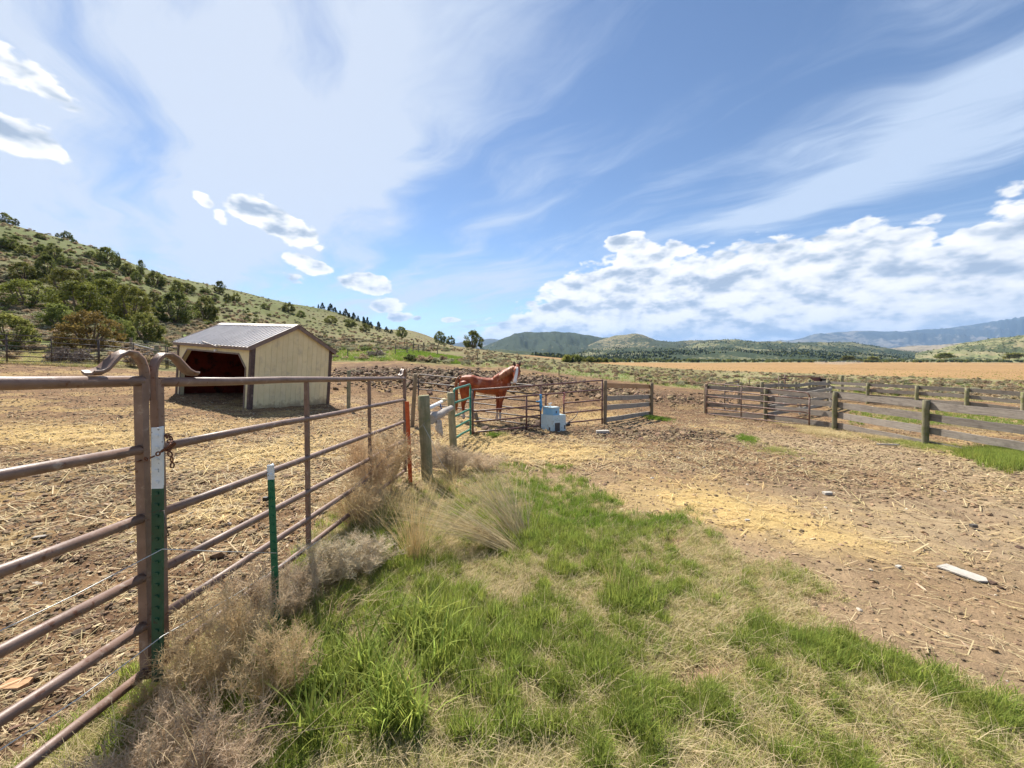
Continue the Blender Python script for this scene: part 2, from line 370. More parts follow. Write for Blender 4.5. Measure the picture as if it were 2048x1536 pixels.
def _mud():
    m = MT['cream']; t = m.node_tree; n = N(t); b = t.nodes['Principled BSDF']; src = b.inputs['Base Color'].links[0].from_socket
    tc = n.new('ShaderNodeTexCoord').outputs['Object']; s_ = n.new('ShaderNodeSeparateXYZ'); t.links.new(tc, s_.inputs[0])
    f = n.m('ADD', n.m('MULTIPLY', s_.outputs[2], -1.9), n.m('MULTIPLY', n.noise(tc, 5.0, 6, .7), 1.9))
    t.links.new(n.mix(n.m('MULTIPLY', n.ss(f, 0.45, 1.05), 0.75), src, (0.30, 0.20, 0.11, 1)), b.inputs['Base Color'])
_mud()
MT['trim'] = simple('dark brown trim', (0.06, 0.035, 0.03), (0.10, 0.06, 0.05), 6, 0.6, spots=[(9, 0.56, 0.7, (0.2, 0.15, 0.11), 6)])
MT['fascia'] = simple('brown fascia', (0.16, 0.11, 0.09), (0.22, 0.16, 0.13), 6, 0.6)
MT['roof'] = simple('brown metal roofing', (0.58, 0.54, 0.51), (0.68, 0.64, 0.61), 2, 0.56, 0.85, spec=0.9, spots=[(6, 0.58, 0.75, (0.4, 0.34, 0.29), 6)])
MT['inner'] = simple('red brown plywood', (0.085, 0.014, 0.007), (0.15, 0.022, 0.010), 2.5, 0.8, spots=[(3, 0.5, 0.66, (0.03, 0.010, 0.006), 5)], spec=0.1)
MT['soffit'] = simple('tan frame wood', (0.50, 0.42, 0.24), (0.56, 0.47, 0.28), 5, 0.7)
MT['white'] = simple('white plastic', (0.75, 0.75, 0.73), rough=0.4)
MT['water_w'] = simple('pale blue plastic', (0.50, 0.66, 0.70), (0.62, 0.73, 0.74), 6, 0.55, spots=[(14, 0.55, 0.68, (0.42, 0.42, 0.36), 6), (40, 0.62, 0.7, (0.2, 0.19, 0.16), 4)])
MT['water_b'] = simple('faded blue plastic', (0.16, 0.42, 0.68), (0.34, 0.57, 0.74), 4, 0.5, spots=[(12, 0.58, 0.7, (0.5, 0.55, 0.52), 6)])
MT['darkpanel'] = simple('dark panel', (0.06, 0.055, 0.05), (0.12, 0.10, 0.085), 20, 0.7)
MT['rope_blue'] = simple('blue rope', (0.07, 0.25, 0.50), (0.10, 0.35, 0.62), 60, 0.9)
MT['rope_navy'] = simple('dull blue rope', (0.05, 0.09, 0.22), (0.08, 0.14, 0.30), 60, 0.9)
MT['twine'] = simple('pink twine', (0.55, 0.20, 0.18), (0.62, 0.28, 0.24), 60, 0.9)
MT['stone'] = simple('pale stone', (0.36, 0.33, 0.28), (0.48, 0.44, 0.38), 12, 0.9, bump=0.6)
MT['hide'] = None

# ---------------------------------------------------------------- mesh building
class M:
    def __init__(s): s.v = []; s.f = []; s.sm = []
    def add(s, vs, fs, smooth=False):
        b = len(s.v); s.v += [tuple(p) for p in vs]; s.f += [tuple(b+i for i in q) for q in fs]; s.sm += [smooth]*len(fs); return s
    def tube(s, pts, r, seg=8, cap=True, flat=None):
        pts = [Vector(p) for p in pts]; n = len(pts)
        rr = r if isinstance(r, (list, tuple)) else [r]*n
        T = []
        for i in range(n):
            a = pts[max(i-1, 0)]; b = pts[min(i+1, n-1)]; T.append((b-a).normalized())
        ref = Vector((0, 0, 1)) if abs(T[0].z) < 0.9 else Vector((1, 0, 0))
        U = T[0].cross(ref).normalized(); vs = []
        for i in range(n):
            U = (U-T[i]*U.dot(T[i])).normalized(); V = T[i].cross(U)
            for k in range(seg):
                a = 2*math.pi*k/seg; vs.append(pts[i]+(U*math.cos(a)+V*math.sin(a))*rr[i])
        fs = [(i*seg+k, i*seg+(k+1) % seg, (i+1)*seg+(k+1) % seg, (i+1)*seg+k) for i in range(n-1) for k in range(seg)]
        s.add(vs, fs, True)
        if cap: 
            b = len(s.v)-n*seg
            s.f.append(tuple(b+k for k in range(seg))[::-1]); s.f.append(tuple(b+(n-1)*seg+k for k in range(seg))); s.sm += [False, False]
        return s
    def box(s, c, ax, ay, az):
        """centre and three half-axis vectors"""
        c, ax, ay, az = map(Vector, (c, ax, ay, az))
        vs = [c+ax*i+ay*j+az*k for i in (-1, 1) for j in (-1, 1) for k in (-1, 1)]
        return s.add(vs, [(0, 1, 3, 2), (4, 6, 7, 5), (0, 4, 5, 1), (2, 3, 7, 6), (0, 2, 6, 4), (1, 5, 7, 3)])
    def bar(s, A, B, w, t, up=(0, 0, 1)):
        """box from A to B, w wide across, t thick along 'up'"""
        A, B = Vector(A), Vector(B); x = (B-A)/2; X = x.normalized(); up = Vector(up)
        y = X.cross(up).normalized()*w/2; z = y.cross(X).normalized()*t/2
        return s.box((A+B)/2, x, y, z)
    def prism(s, poly, ext):
        """polygon points (3d) extruded by vector ext"""
        n = len(poly); e = Vector(ext); vs = [Vector(p) for p in poly]+[Vector(p)+e for p in poly]
        return s.add(vs, [tuple(range(n))[::-1], tuple(range(n, 2*n))]+[(i, (i+1) % n, n+(i+1) % n, n+i) for i in range(n)])
    def build(s, name, mat, parent=None, mats=None, loc=None):
        me = bpy.data.meshes.new(name)
        o = Vector(loc) if loc is not None else (parent.get('_o') if False else None)
        base = ORG.get(parent.name, Vector((0, 0, 0))) if parent is not None else Vector((0, 0, 0))
        if loc is not None: base_l = Vector(loc)
        else: base_l = base
        me.from_pydata([tuple(Vector(p)-base_l) for p in s.v], [], s.f)
        me.polygons.foreach_set('use_smooth', s.sm); 
        if mat is not None: me.materials.append(mat)
        me.update()
        ob = bpy.data.objects.new(name, me); C.objects.link(ob)
        if parent is not None: ob.parent = parent; ob.location = base_l-base
        else: ob.location = base_l
        ORG[ob.name] = base_l
        return ob
ORG = {}
def tag(o, label=None, cat=None, group=None, kind=None):
    if label: o['label'] = label
    if cat: o['category'] = cat
    if group: o['group'] = group
    if kind: o['kind'] = kind
    return o
def thing(name, loc, label, cat, group=None):
    o = bpy.data.objects.new(name, None); C.objects.link(o); o.location = loc; o.empty_display_size = 0.2
    ORG[o.name] = Vector(loc); return tag(o, label, cat, group)
def stick(name, A, B, mat, parent, prof=None, w=None, t=None, up=(0, 0, 1), wob=0.0, r=0.05, seg=10, r2=None):
    """a plank or a log with its own X axis along its length (for the grain)"""
    A, B = Vector(A), Vector(B); L = (B-A).length; X = (B-A).normalized(); upv = Vector(up)
    if abs(X.dot(upv.normalized())) > 0.95: upv = Vector((0, 1, 0))
    Y = upv.cross(X).normalized(); Z = X.cross(Y)
    m = M(); rnd = random.Random(hash((round(A.x, 3), round(A.z, 3), round(B.x, 3))) & 0xffff)
    if w is not None:      # plank: w high (Z), t thick (Y)
        n = 7; vs = []; prevs = []
        dz = [rnd.uniform(-1, 1)*wob for _ in range(n)]; 
        for i in range(n):
            x = L*i/(n-1)
            hw = w/2*(1+rnd.uniform(-.04, .04))
            for (sy, sz) in ((-1, -1), (1, -1), (1, 1), (-1, 1)): vs.append((x, sy*t/2, sz*hw+dz[i]))
        fs = [(i*4+k, i*4+(k+1) % 4, (i+1)*4+(k+1) % 4, (i+1)*4+k) for i in range(n-1) for k in range(4)]
        fs = [q[::-1] for q in fs]+[(0, 1, 2, 3), ((n-1)*4+3, (n-1)*4+2, (n-1)*4+1, (n-1)*4)]
        m.add(vs, fs)
    else:
        n = 7; r2 = r if r2 is None else r2
        pts = [(L*i/(n-1), rnd.uniform(-1, 1)*wob, rnd.uniform(-1, 1)*wob) for i in range(n)]
        rr = [(r+(r2-r)*i/(n-1))*(1+rnd.uniform(-.05, .05)) for i in range(n)]
        pts.append((L+r2*0.12, pts[-1][1], pts[-1][2])); rr.append(rr[-1]*0.86)
        m.tube(pts, rr, seg)
    me = bpy.data.meshes.new(name); me.from_pydata(m.v, [], m.f); me.polygons.foreach_set('use_smooth', m.sm); me.materials.append(mat)
    ob = bpy.data.objects.new(name, me); C.objects.link(ob)
    mw = Matrix((( *[X[0], Y[0], Z[0]], A.x), (X[1], Y[1], Z[1], A.y), (X[2], Y[2], Z[2], A.z), (0, 0, 0, 1)))
    if parent is not None:
        ob.parent = parent; mw = Matrix.Translation(-ORG[parent.name]) @ mw
    ob.matrix_basis = mw; ORG[ob.name] = A
    return ob
def setcol(me, cols):
    a = me.color_attributes.new('Col', 'FLOAT_COLOR', 'POINT')
    c = np.ones((len(me.vertices), 4), np.float32); c[:, :3] = cols; a.data.foreach_set('color', c.ravel())

# scattering: one object whose geometry nodes put copies of hidden source meshes on its points
def sources(name, meshes):
    col = bpy.data.collections.new(name)
    for i, me in enumerate(meshes):
        o = bpy.data.objects.new('%s_%02d' % (name, i), me); col.objects.link(o)
    return col
def scatter(name, pts, rot, scl, idx, col, kind='stuff', label=None, cat=None, group=None):
    me = bpy.data.meshes.new(name); n = len(pts)
    me.vertices.add(n); me.vertices.foreach_set('co', np.asarray(pts, np.float32).ravel())
    for nm, ty, arr, key in (('rot', 'FLOAT_VECTOR', rot, 'vector'), ('scl', 'FLOAT_VECTOR', scl, 'vector')):
        a = me.attributes.new(nm, ty, 'POINT'); a.data.foreach_set(key, np.asarray(arr, np.float32).ravel())
    a = me.attributes.new('idx', 'INT', 'POINT'); a.data.foreach_set('value', np.asarray(idx, np.int32))
    ob = bpy.data.objects.new(name, me); C.objects.link(ob)
    g = bpy.data.node_groups.new(name, 'GeometryNodeTree')
    g.interface.new_socket('Geometry', in_out='INPUT', socket_type='NodeSocketGeometry')
    g.interface.new_socket('Geometry', in_out='OUTPUT', socket_type='NodeSocketGeometry')
    gi = g.nodes.new('NodeGroupInput'); go = g.nodes.new('NodeGroupOutput')
    ip = g.nodes.new('GeometryNodeInstanceOnPoints'); ci = g.nodes.new('GeometryNodeCollectionInfo')
    ci.inputs['Collection'].default_value = col; ci.inputs['Separate Children'].default_value = True; ci.inputs['Reset Children'].default_value = True
    def na(nm, ty):
        k = g.nodes.new('GeometryNodeInputNamedAttribute'); k.data_type = ty; k.inputs['Name'].default_value = nm; return k.outputs['Attribute']
    L = g.links.new
    L(gi.outputs[0], ip.inputs['Points']); L(ci.outputs[0], ip.inputs['Instance']); ip.inputs['Pick Instance'].default_value = True
    L(na('idx', 'INT'), ip.inputs['Instance Index'])
    er = g.nodes.new('FunctionNodeEulerToRotation'); L(na('rot', 'FLOAT_VECTOR'), er.inputs[0]); L(er.outputs[0], ip.inputs['Rotation'])
    L(na('scl', 'FLOAT_VECTOR'), ip.inputs['Scale']); L(ip.outputs[0], go.inputs[0])
    md = ob.modifiers.new('scatter', 'NODES'); md.node_group = g
    tag(ob, label, cat, group, kind)
    return ob

# ---------------------------------------------------------------- ground zones (colour of the soil itself, by place)
C_DIRT = (0.205, 0.125, 0.065); C_DARK = (0.095, 0.056, 0.036); C_STRAW = (0.45, 0.32, 0.13); C_GRAVEL = (0.30, 0.225, 0.14)
C_DRYG = (0.27, 0.205, 0.10); C_GREEN = (0.13, 0.18, 0.045); C_SAGE = (0.175, 0.140, 0.072); C_HILL = (0.088, 0.108, 0.022); C_FIELD = (0.30, 0.185, 0.082)
C_LIME = (0.16, 0.24, 0.045); C_OLIVE = (0.17, 0.18, 0.062); C_REDD = (0.195, 0.120, 0.064)
def pl(px, pts): return np.interp(px, [p[0] for p in pts], [p[1] for p in pts])
EDGE = [(-700, 715), (0, 724), (200, 733), (350, 744), (500, 738), (660, 724), (800, 722), (860, 727), (950, 734), (1000, 734), (1100, 746), (1200, 757), (1300, 769), (1400, 779), (1500, 779), (1600, 778), (1750, 790), (2048, 808), (2700, 820)]
# ellipses: px, py, rx, ry, tilt(deg), colour, strength
SPOTS = [
 (120, 872, 230, 24, 2, C_STRAW, .85), (420, 850, 160, 12, 0, C_STRAW, .35), (540, 905, 170, 22, -5, C_STRAW, .5), (330, 835, 120, 8, 0, C_DIRT, .5),
 (120, 775, 260, 24, 0, C_REDD, .45), (80, 960, 170, 24, 0, C_DARK, .6), (330, 985, 120, 22, 0, C_DARK, .45), (620, 850, 60, 12, 0, C_DARK, .3), (60, 1120, 170, 60, -10, C_DARK, .42), (230, 1100, 120, 40, 0, C_DARK, .3), (80, 1330, 150, 60, -30, C_DARK, .45),
 (450, 1010, 150, 40, -15, C_STRAW, .28), (200, 1230, 60, 25, 0, C_DARK, .6), (560, 760, 60, 12, 0, C_DARK, .2),
 (760, 742, 120, 14, 3, C_DARK, .72), (700, 785, 60, 10, 0, C_REDD, .5), (920, 762, 180, 22, 5, C_DARK, .62), (1150, 775, 150, 22, 6, C_DARK, .72), (1330, 800, 120, 20, 5, C_DARK, .62), (1400, 790, 60, 14, 0, C_DARK, .4),
 (690, 800, 60, 8, 0, C_GRAVEL, .5), (760, 835, 90, 20, 0, C_DIRT, .5), (700, 855, 90, 14, 0, C_STRAW, .25),
 (860, 712, 75, 10, 8, C_LIME, .95), (830, 716, 40, 8, 10, C_LIME, .8),
 (1080, 905, 150, 17, 2, C_STRAW, .88), (985, 885, 70, 18, 0, C_STRAW, .75), (930, 860, 60, 25, 0, C_STRAW, .5), (1000, 850, 70, 9, 0, C_DIRT, .5), (1170, 862, 120, 10, 5, C_DARK, .35), (1060, 850, 60, 12, 0, C_DARK, .4),
 (1200, 835, 50, 7, 0, C_STRAW, .5), (1340, 873, 110, 14, 5, C_DARK, .80), (1400, 882, 55, 7, 3, C_DARK, .6), (1240, 878, 60, 10, 0, C_DARK, .45), (1250, 850, 60, 7, 5, C_GRAVEL, .55),
 (1230, 925, 70, 14, 6, C_GRAVEL, .7), (1430, 920, 200, 22, 9, C_REDD, .7), (1350, 960, 200, 24, 7, C_REDD, .65), (1180, 935, 150, 14, 3, C_REDD, .4),
 (1560, 960, 220, 20, 12, C_DARK, .28), (1790, 1000, 270, 13, 11, C_DARK, .5), (1700, 940, 300, 10, 11, C_DARK, .3), (1960, 1090, 160, 12, 14, C_DARK, .3), (1850, 930, 330, 30, 11, C_GRAVEL, .75), (1620, 895, 170, 16, 9, C_GRAVEL, .6), (1880, 1090, 260, 80, 15, C_GRAVEL, .7), (2000, 1010, 160, 25, 12, C_GRAVEL, .6),
 (1500, 1030, 200, 38, 13, C_STRAW, .80), (1690, 1075, 170, 28, 14, C_STRAW, .55), (1380, 1000, 80, 18, 8, C_STRAW, .6), (1250, 1000, 90, 24, 0, C_STRAW, .35),
 (1340, 1085, 26, 9, 0, C_REDD, .9), (1425, 1345, 90, 40, -5, (0.27, 0.17, 0.11), .9), (1940, 1170, 150, 60, 20, C_REDD, .45), (1800, 1160, 120, 30, 25, C_REDD, .35),
 (1560, 805, 120, 14, 4, C_REDD, .5), (1700, 845, 200, 15, 8, C_REDD, .45), (1830, 835, 160, 9, 8, C_OLIVE, .75), (1960, 842, 160, 10, 8, C_OLIVE, .6), (1930, 905, 70, 10, 6, C_STRAW, .9), (1650, 805, 200, 14, 4, C_REDD, .5), (1500, 845, 150, 10, 6, C_DARK, .4),
 (1860, 893, 110, 12, 12, C_GREEN, .55), (1990, 920, 70, 20, 8, C_GREEN, .7), (1490, 880, 26, 7, 10, C_GREEN, .6),
]
def zones(x, y, z):
    px, py = proj(x, y, z); r = np.hypot(x, y)
    wn = (fbm(x*0.9, y*0.9, 4)-0.5); wn2 = (fbm(x*3.1+7, y*3.1, 4)-0.5); far = sstep(18, 60, r)
    n1 = fbm(x*0.05+3, y*0.05+9, 4); n2 = fbm(x*0.25+31, y*0.25, 4); n3 = fbm(x*7, y*7, 3); n4 = fbm(x*22+3, y*22, 3)
    col = np.empty((len(x), 3)); col[:] = C_DIRT
    def blend(c, w):
        nonlocal col
        w = np.clip(w, 0, 1)[:, None]; col = col*(1-w)+np.array(c)*w
    blend(C_DARK, sstep(0.52, 0.66, fbm(x*1.7, y*1.7+4, 4))*0.55)
    blend(C_STRAW, sstep(0.55, 0.68, fbm(x*1.1+40, y*1.1, 4))*0.45)
    # track and grass base in the foreground
    grass = grass_mask(px, py, x, y)
    track = sstep(905, 960, py-0.10*np.maximum(px-1300, 0)+wn*60)*sstep(900, 1100, px)
    blend(C_GRAVEL, track*0.55)
    blend(C_DRYG, grass*0.9)
    for (cx, cy, rx, ry, tl, c, st) in SPOTS:
        a = R(tl); dx = px-cx+wn*rx*0.9; dy = py-cy+wn2*ry*1.1
        q = ((dx*math.cos(a)+dy*math.sin(a))/rx)**2+((dy*math.cos(a)-dx*math.sin(a))/ry)**2
        blend(c, st*np.exp(-np.minimum(q**1.3, 30))*1.05*(0.72+0.56*n3))
    # beyond the pens
    e = pl(px, EDGE)+wn*7
    out = sstep(1.5, -3.0, py-e)*(r > 13)*(1-sstep(64, 80, np.degrees(np.abs(np.arctan2(x, y)))))
    sage = np.array(C_SAGE)[None]*(0.8+0.5*n2[:, None]); g = sstep(0.44, 0.60, n2)[:, None]; sage = sage*(1-g*0.5)+np.array(C_OLIVE)*g*0.5
    hill = sstep(900, 600, px)
    hl = np.interp(px, [0, 350, 640, 760], [545, 640, 660, 680])       # lower limit of the greener upper slope
    gg = np.clip(hill*(0.25+0.75*sstep(30, -50, py-hl))*(0.55+0.9*(n1-0.25)), 0, 1)[:, None]
    sage = sage*(1-gg)+np.array(C_HILL)*gg
    lime = (sstep(0.46, 0.60, n1)*sstep(860, 760, px)*sstep(30, 36, y)*sstep(75, 50, y))[:, None]*0.75
    sage = sage*(1-lime)+np.array(C_LIME)*lime
    sage = sage*(1-0.0)
    lim2 = (np.exp(-((px-60)/160)**2)*sstep(700, 716, py)*sstep(735, 722, py))[:, None]*0.6
    sage = sage*(1-lim2)+np.array(C_OLIVE)*lim2
    g2 = (np.exp(-((py-e+9)/9)**2)*sstep(930, 1000, px)*sstep(1500, 1420, px)*sstep(.42, .55, fbm(x*.6, y*.6, 3)))[:, None]*0.8
    sage = sage*(1-g2)+np.array((0.15, 0.20, 0.06))*g2
    pale = (sstep(1380, 1500, px)*sstep(200, 60, r))[:, None]*0.45
    sage = sage*(1-pale)+np.array((0.36, 0.32, 0.19))*pale
    o = out[:, None]; col = col*(1-o)+sage*o
    near = pl(px, [(1040, 711), (1100, 717), (1210, 728), (1400, 740), (1560, 745), (1700, 750), (2048, 761), (2700, 770)])+wn*1.2
    fr = 724.8+(np.sin(px*0.01)*0.6)
    fld = sstep(0.6, -0.6, py-near)*sstep(-0.4, 0.4, py-fr+sstep(1250, 1060, px)*14)*(r > 60)*(px > 1040)
    fc = np.array(C_FIELD)[None]*(0.86+0.3*fbm(x*0.02, y*0.02, 4))[:, None]
    col = col*(1-fld[:, None])+fc*fld[:, None]
    # the valley floor beyond the field
    val = sstep(0.4, -0.4, py-fr)*(r > 280)*(px > 1200)
    vc = np.array((0.20, 0.20, 0.115))*(0.75+0.6*fbm(x*0.004, y*0.004, 4))[:, None]; col = col*(1-val[:, None])+vc*val[:, None]
    col = col*(0.80+0.40*n3[:, None])*(0.86+0.28*n4[:, None])
    return np.clip(col, 0, 1)
GL = [(-400, 2300), (0, 1560), (150, 1440), (300, 1310), (560, 1150), (700, 985), (830, 955), (1000, 945), (1100, 958), (1250, 985), (1420, 1035), (1500, 1120), (1620, 1180), (1800, 1270), (2048, 1400), (2300, 1520)]
def grass_mask(px, py, x=None, y=None):
    e = pl(px, GL)
    w = (fbm(x*1.3+2, y*1.3, 3)-0.5)*150 if x is not None else 0
    return sstep(-14, 40, py-e+w*sstep(900, 1300, px)+(w*0.25))*(y > 0.2 if y is not None else 1)

def polar(rs, th0, th1, nt):
    th = np.linspace(th0, th1, nt); A, B = np.meshgrid(rs, th, indexing='ij'); return A*np.sin(B), A*np.cos(B)
def grid_mesh(name, X, Y, Z, mat, cols=None, kind='structure'):
    n, m = X.shape; v = np.stack([X, Y, Z], -1).reshape(-1, 3)
    i = np.arange(n*m).reshape(n, m); q = np.stack([i[:-1, :-1], i[:-1, 1:], i[1:, 1:], i[1:, :-1]], -1).reshape(-1, 4)[:, ::-1]
    me = bpy.data.meshes.new(name); me.vertices.add(len(v)); me.vertices.foreach_set('co', v.astype(np.float32).ravel())
    me.loops.add(len(q)*4); me.loops.foreach_set('vertex_index', q.astype(np.int32).ravel())
    me.polygons.add(len(q)); me.polygons.foreach_set('loop_start', (np.arange(len(q))*4).astype(np.int32)); me.polygons.foreach_set('loop_total', np.full(len(q), 4, np.int32))
    me.polygons.foreach_set('use_smooth', np.ones(len(q), bool)); me.update(); me.validate()
    if cols is not None: setcol(me, cols)
    me.materials.append(mat); ob = bpy.data.objects.new(name, me); C.objects.link(ob); tag(ob, kind=kind); return ob

MT['ground'] = attrmat('soil', 0.95, bumps=((9, 0.5, 0.03), (45, 0.7, 0.02), (160, 0.6, 0.006)), vary=0.30, vscale=55, spec=0.1)
def micro(x, y, z):
    """lumpy manure, hoof marks and ruts"""
    px, py = proj(x, y, z); r = np.hypot(x, y)
    g = grass_mask(px, py, x, y); tr = sstep(905, 960, py-0.10*np.maximum(px-1300, 0))*sstep(900, 1100, px)
    a = (1-0.75*g)*(1-0.7*tr)*sstep(60, 25, r)
    b = (fbm(x*6, y*6, 4)-0.5)*0.075+(fbm(x*17, y*17, 3)-0.5)*0.05*sstep(14, 6, r)
    mound = 0.42*np.exp(-(((px-930)/190)**2))*np.exp(-((y-24)/5)**2)*(fbm(x*1.5, y*1.5, 3)-0.1)
    heap = 0.14*np.exp(-(((px-1345)/90)**2))*np.exp(-((py-872)/13)**2)*np.clip(fbm(x*2.2, y*2.2, 3)-0.3, 0, 1)*2*(r < 20)
    heap2 = 0.35*np.exp(-(((px-1180)/110)**2))*np.exp(-((y-19)/3.5)**2)*fbm(x*2, y*2, 3)
    hole = -0.10*np.exp(-(((px-1358)/16)**2+((py-1368)/11)**2))-0.07*np.exp(-(((px-1335)/14)**2+((py-1091)/6)**2))
    return b*a+(mound+heap+heap2)*(r < 60)+(fbm(x*2.5, y*2.5, 2)-0.5)*0.05*(1-a)*(r < 30)+hole
def gz2(x, y):
    z = height(np.asarray(x, float), np.asarray(y, float)); return z+micro(np.asarray(x, float), np.asarray(y, float), z)
rs = np.concatenate([np.linspace(0.25, 1.2, 14)[:-1], np.exp(np.linspace(math.log(1.2), math.log(24), 470))[:-1], np.exp(np.linspace(math.log(24), math.log(600), 190))[:-1], np.exp(np.linspace(math.log(600), math.log(45000), 30))])
X, Y = polar(rs, R(-66), R(66), 620)
Z0 = height(X.ravel(), Y.ravel()); Zm = Z0+micro(X.ravel(), Y.ravel(), Z0)
grid_mesh('ground', X, Y, Zm.reshape(X.shape), MT['ground'], zones(X.ravel(), Y.ravel(), Z0))
rs2 = np.exp(np.linspace(math.log(0.25), math.log(45000), 120))
X, Y = polar(rs2, R(65.9), R(294.1), 120)
Z0 = height(X.ravel(), Y.ravel())
c2 = np.empty((X.size, 3)); c2[:] = C_DRYG; rr_ = np.hypot(X, Y).ravel(); c2 = c2*(0.7+0.5*fbm(X.ravel()*0.8, Y.ravel()*0.8, 4))[:, None]
grid_mesh('ground', X, Y, (Z0-0.004).reshape(X.shape), MT['ground'], c2)

# ---------------------------------------------------------------- far hills
def hillmat(name, c_ground, c_tree, scale, cover, c2=None, rough=0.95, dist=3000):
    m, t, n, b = newmat(name)
    tc = n.new('ShaderNodeTexCoord').outputs['Object']
    big = n.noise(tc, scale*0.06, 4, 0.6); sm = n.noise(tc, scale, 3, 0.7); sm2 = n.noise(tc, scale*3.1, 2, 0.6)
    col = n.mix(n.lin(n.noise(tc, scale*0.25, 5, 0.6), 0.35, 0.65), (*c_ground, 1), (*(c2 or c_ground), 1))
    f = n.m('ADD', n.m('MULTIPLY', sm, 0.55), n.m('MULTIPLY', big, 0.75)); f = n.m('ADD', f, n.m('MULTIPLY', sm2, 0.25))
    col = n.mix(n.ss(f, cover, cover+0.07), col, (*c_tree, 1))
    t.links.new(col, b.inputs['Base Color']); b.inputs['Roughness'].default_value = rough; b.inputs['Specular IOR Level'].default_value = 0.1
    bn = n.new('ShaderNodeBump'); bn.inputs['Strength'].default_value = 0.6; bn.inputs['Distance'].default_value = 4; t.links.new(f, bn.inputs['Height']); t.links.new(bn.outputs[0], b.inputs['Normal'])
    return m
HILLS = {}
def hill(name, sky, dist, base_y, depth, mat, rough=0.12, k=1.0, gully=1.0):
    """a real ridge: skyline given as photo points, crest at dist, foot nearer by depth"""
    p0, p1 = sky[0][0], sky[-1][0]; nx = 260; ny = 44
    px = np.linspace(p0, p1, nx); sk = np.interp(px, [p[0] for p in sky], [p[1] for p in sky])
    sk = np.convolve(np.pad(sk, 4, 'edge'), np.hanning(11)[1:-1]/np.hanning(11)[1:-1].sum(), 'valid')
    u = (px-1024)/FPX
    t = np.linspace(0, 1.6, ny)
    U, T = np.meshgrid(u, t, indexing='ij'); SK = np.repeat(sk[:, None], ny, 1)
    # distance of the crest wanders; spurs and gullies on the front slope
    D = dist-depth*(1-T)*(1+0.0*T)
    crest = EYE-(SK-HOR)/FPX*dist; foot = np.minimum(EYE-(base_y-HOR)/FPX*(dist-depth)-2, (height(u*(dist-depth), np.full(nx, dist-depth))-4)[:, None])
    s = sstep(0, 1, np.minimum(T, 1)); s = 0.55*s+0.45*np.minimum(T, 1)**1.2
    Zz = foot+(crest-foot)*s
    Zz = np.where(T > 1, crest-(T-1)/0.6*(crest-foot)*0.9, Zz)
    xw = U*D; amp = (crest-foot)*gully
    g = fbm(xw*6/dist*4+3, D*2.0/dist*4, 5)-0.5
    Zz = Zz+g*amp*0.55*np.sin(np.pi*np.minimum(T, 1))**0.8*(T < 1)
    Zz = Zz+(fbm(xw*60/dist, D*40/dist+8, 3)-0.5)*(dist/FPX*2.2)*rough*8*(T <= 1.01)
    ob = grid_mesh(name, xw, D, Zz, mat); HILLS[name] = ob; return ob
m_forest = hillmat('forested hill', (0.17, 0.155, 0.085), (0.035, 0.05, 0.028), 0.03, 0.60, (0.11, 0.115, 0.06))
m_forest2 = hillmat('half open hill', (0.24, 0.20, 0.115), (0.05, 0.062, 0.034), 0.035, 0.70, (0.17, 0.16, 0.085))
m_low = hillmat('low wooded hills', (0.21, 0.19, 0.105), (0.04, 0.055, 0.028), 0.07, 0.68, (0.15, 0.16, 0.08))
m_near = hillmat('brushy hillside', (0.27, 0.23, 0.13), (0.07, 0.085, 0.042), 0.14, 0.74, (0.17, 0.19, 0.085))
m_blue = hillmat('far mountains', (0.20, 0.18, 0.15), (0.05, 0.06, 0.055), 0.0026, 0.70, (0.11, 0.115, 0.10))
m_bare = hillmat('bare breaks', (0.30, 0.26, 0.19), (0.13, 0.12, 0.08), 0.02, 0.78, (0.24, 0.20, 0.14))
hill('mountain', [(860, 700), (930, 682), (985, 678), (1040, 682), (1100, 690), (1400, 695)], 9000, 713, 3000, m_blue, 0.15)
hill('mountain', [(1460, 700), (1500, 682), (1560, 682), (1600, 678), (1635, 668), (1665, 665), (1735, 661), (1800, 664), (1870, 659), (1940, 650), (2000, 643), (2048, 634), (2150, 629), (2400, 630), (2700, 640)], 12000, 707, 4500, m_blue, 0.12, gully=1.6)
hill('hill', [(960, 697), (1000, 680), (1025, 669), (1050, 664), (1100, 663), (1150, 666), (1200, 674), (1240, 676), (1330, 688), (1420, 700)], 3600, 712, 1500, m_forest, 0.2, gully=1.3)
hill('hill', [(1160, 700), (1200, 679), (1235, 671), (1270, 668), (1290, 670), (1310, 680), (1340, 684), (1370, 681), (1440, 681), (1470, 683), (1560, 688), (1640, 700)], 3000, 713, 1300, m_forest2, 0.22, gully=1.2)
hill('hill', [(1330, 703), (1400, 686), (1450, 681), (1560, 684), (1620, 686), (1650, 684), (1700, 685), (1750, 692), (1800, 701), (1840, 706)], 2300, 714, 1000, m_low, 0.25, gully=1.2)
hill('hill', [(1740, 703), (1800, 694), (1860, 691), (1900, 688), (1960, 686), (2100, 684), (2400, 684)], 3400, 708, 900, m_bare, 0.3)
hill('hill', [(1830, 708), (1880, 697), (1920, 688), (1960, 681), (2000, 676), (2048, 671), (2150, 660), (2400, 640), (2700, 640)], 1100, 716, 420, m_near, 0.35, gully=1.1)
hill('hill', [(1180, 716), (1220, 707), (1300, 704), (1400, 702), (1500, 703), (1600, 704), (1700, 706), (1760, 711), (1800, 716)], 1250, 722, 450, m_low, 0.25)
hill('hill', [(960, 705), (1000, 698), (1050, 703), (1110, 710), (1170, 716), (1210, 718)], 800, 720, 250, m_low, 0.2, gully=0.6)
hill('hill', [(1130, 712), (1180, 700), (1230, 696), (1320, 694), (1420, 697), (1520, 698), (1620, 700), (1720, 706)], 1700, 718, 400, m_low, 0.25)

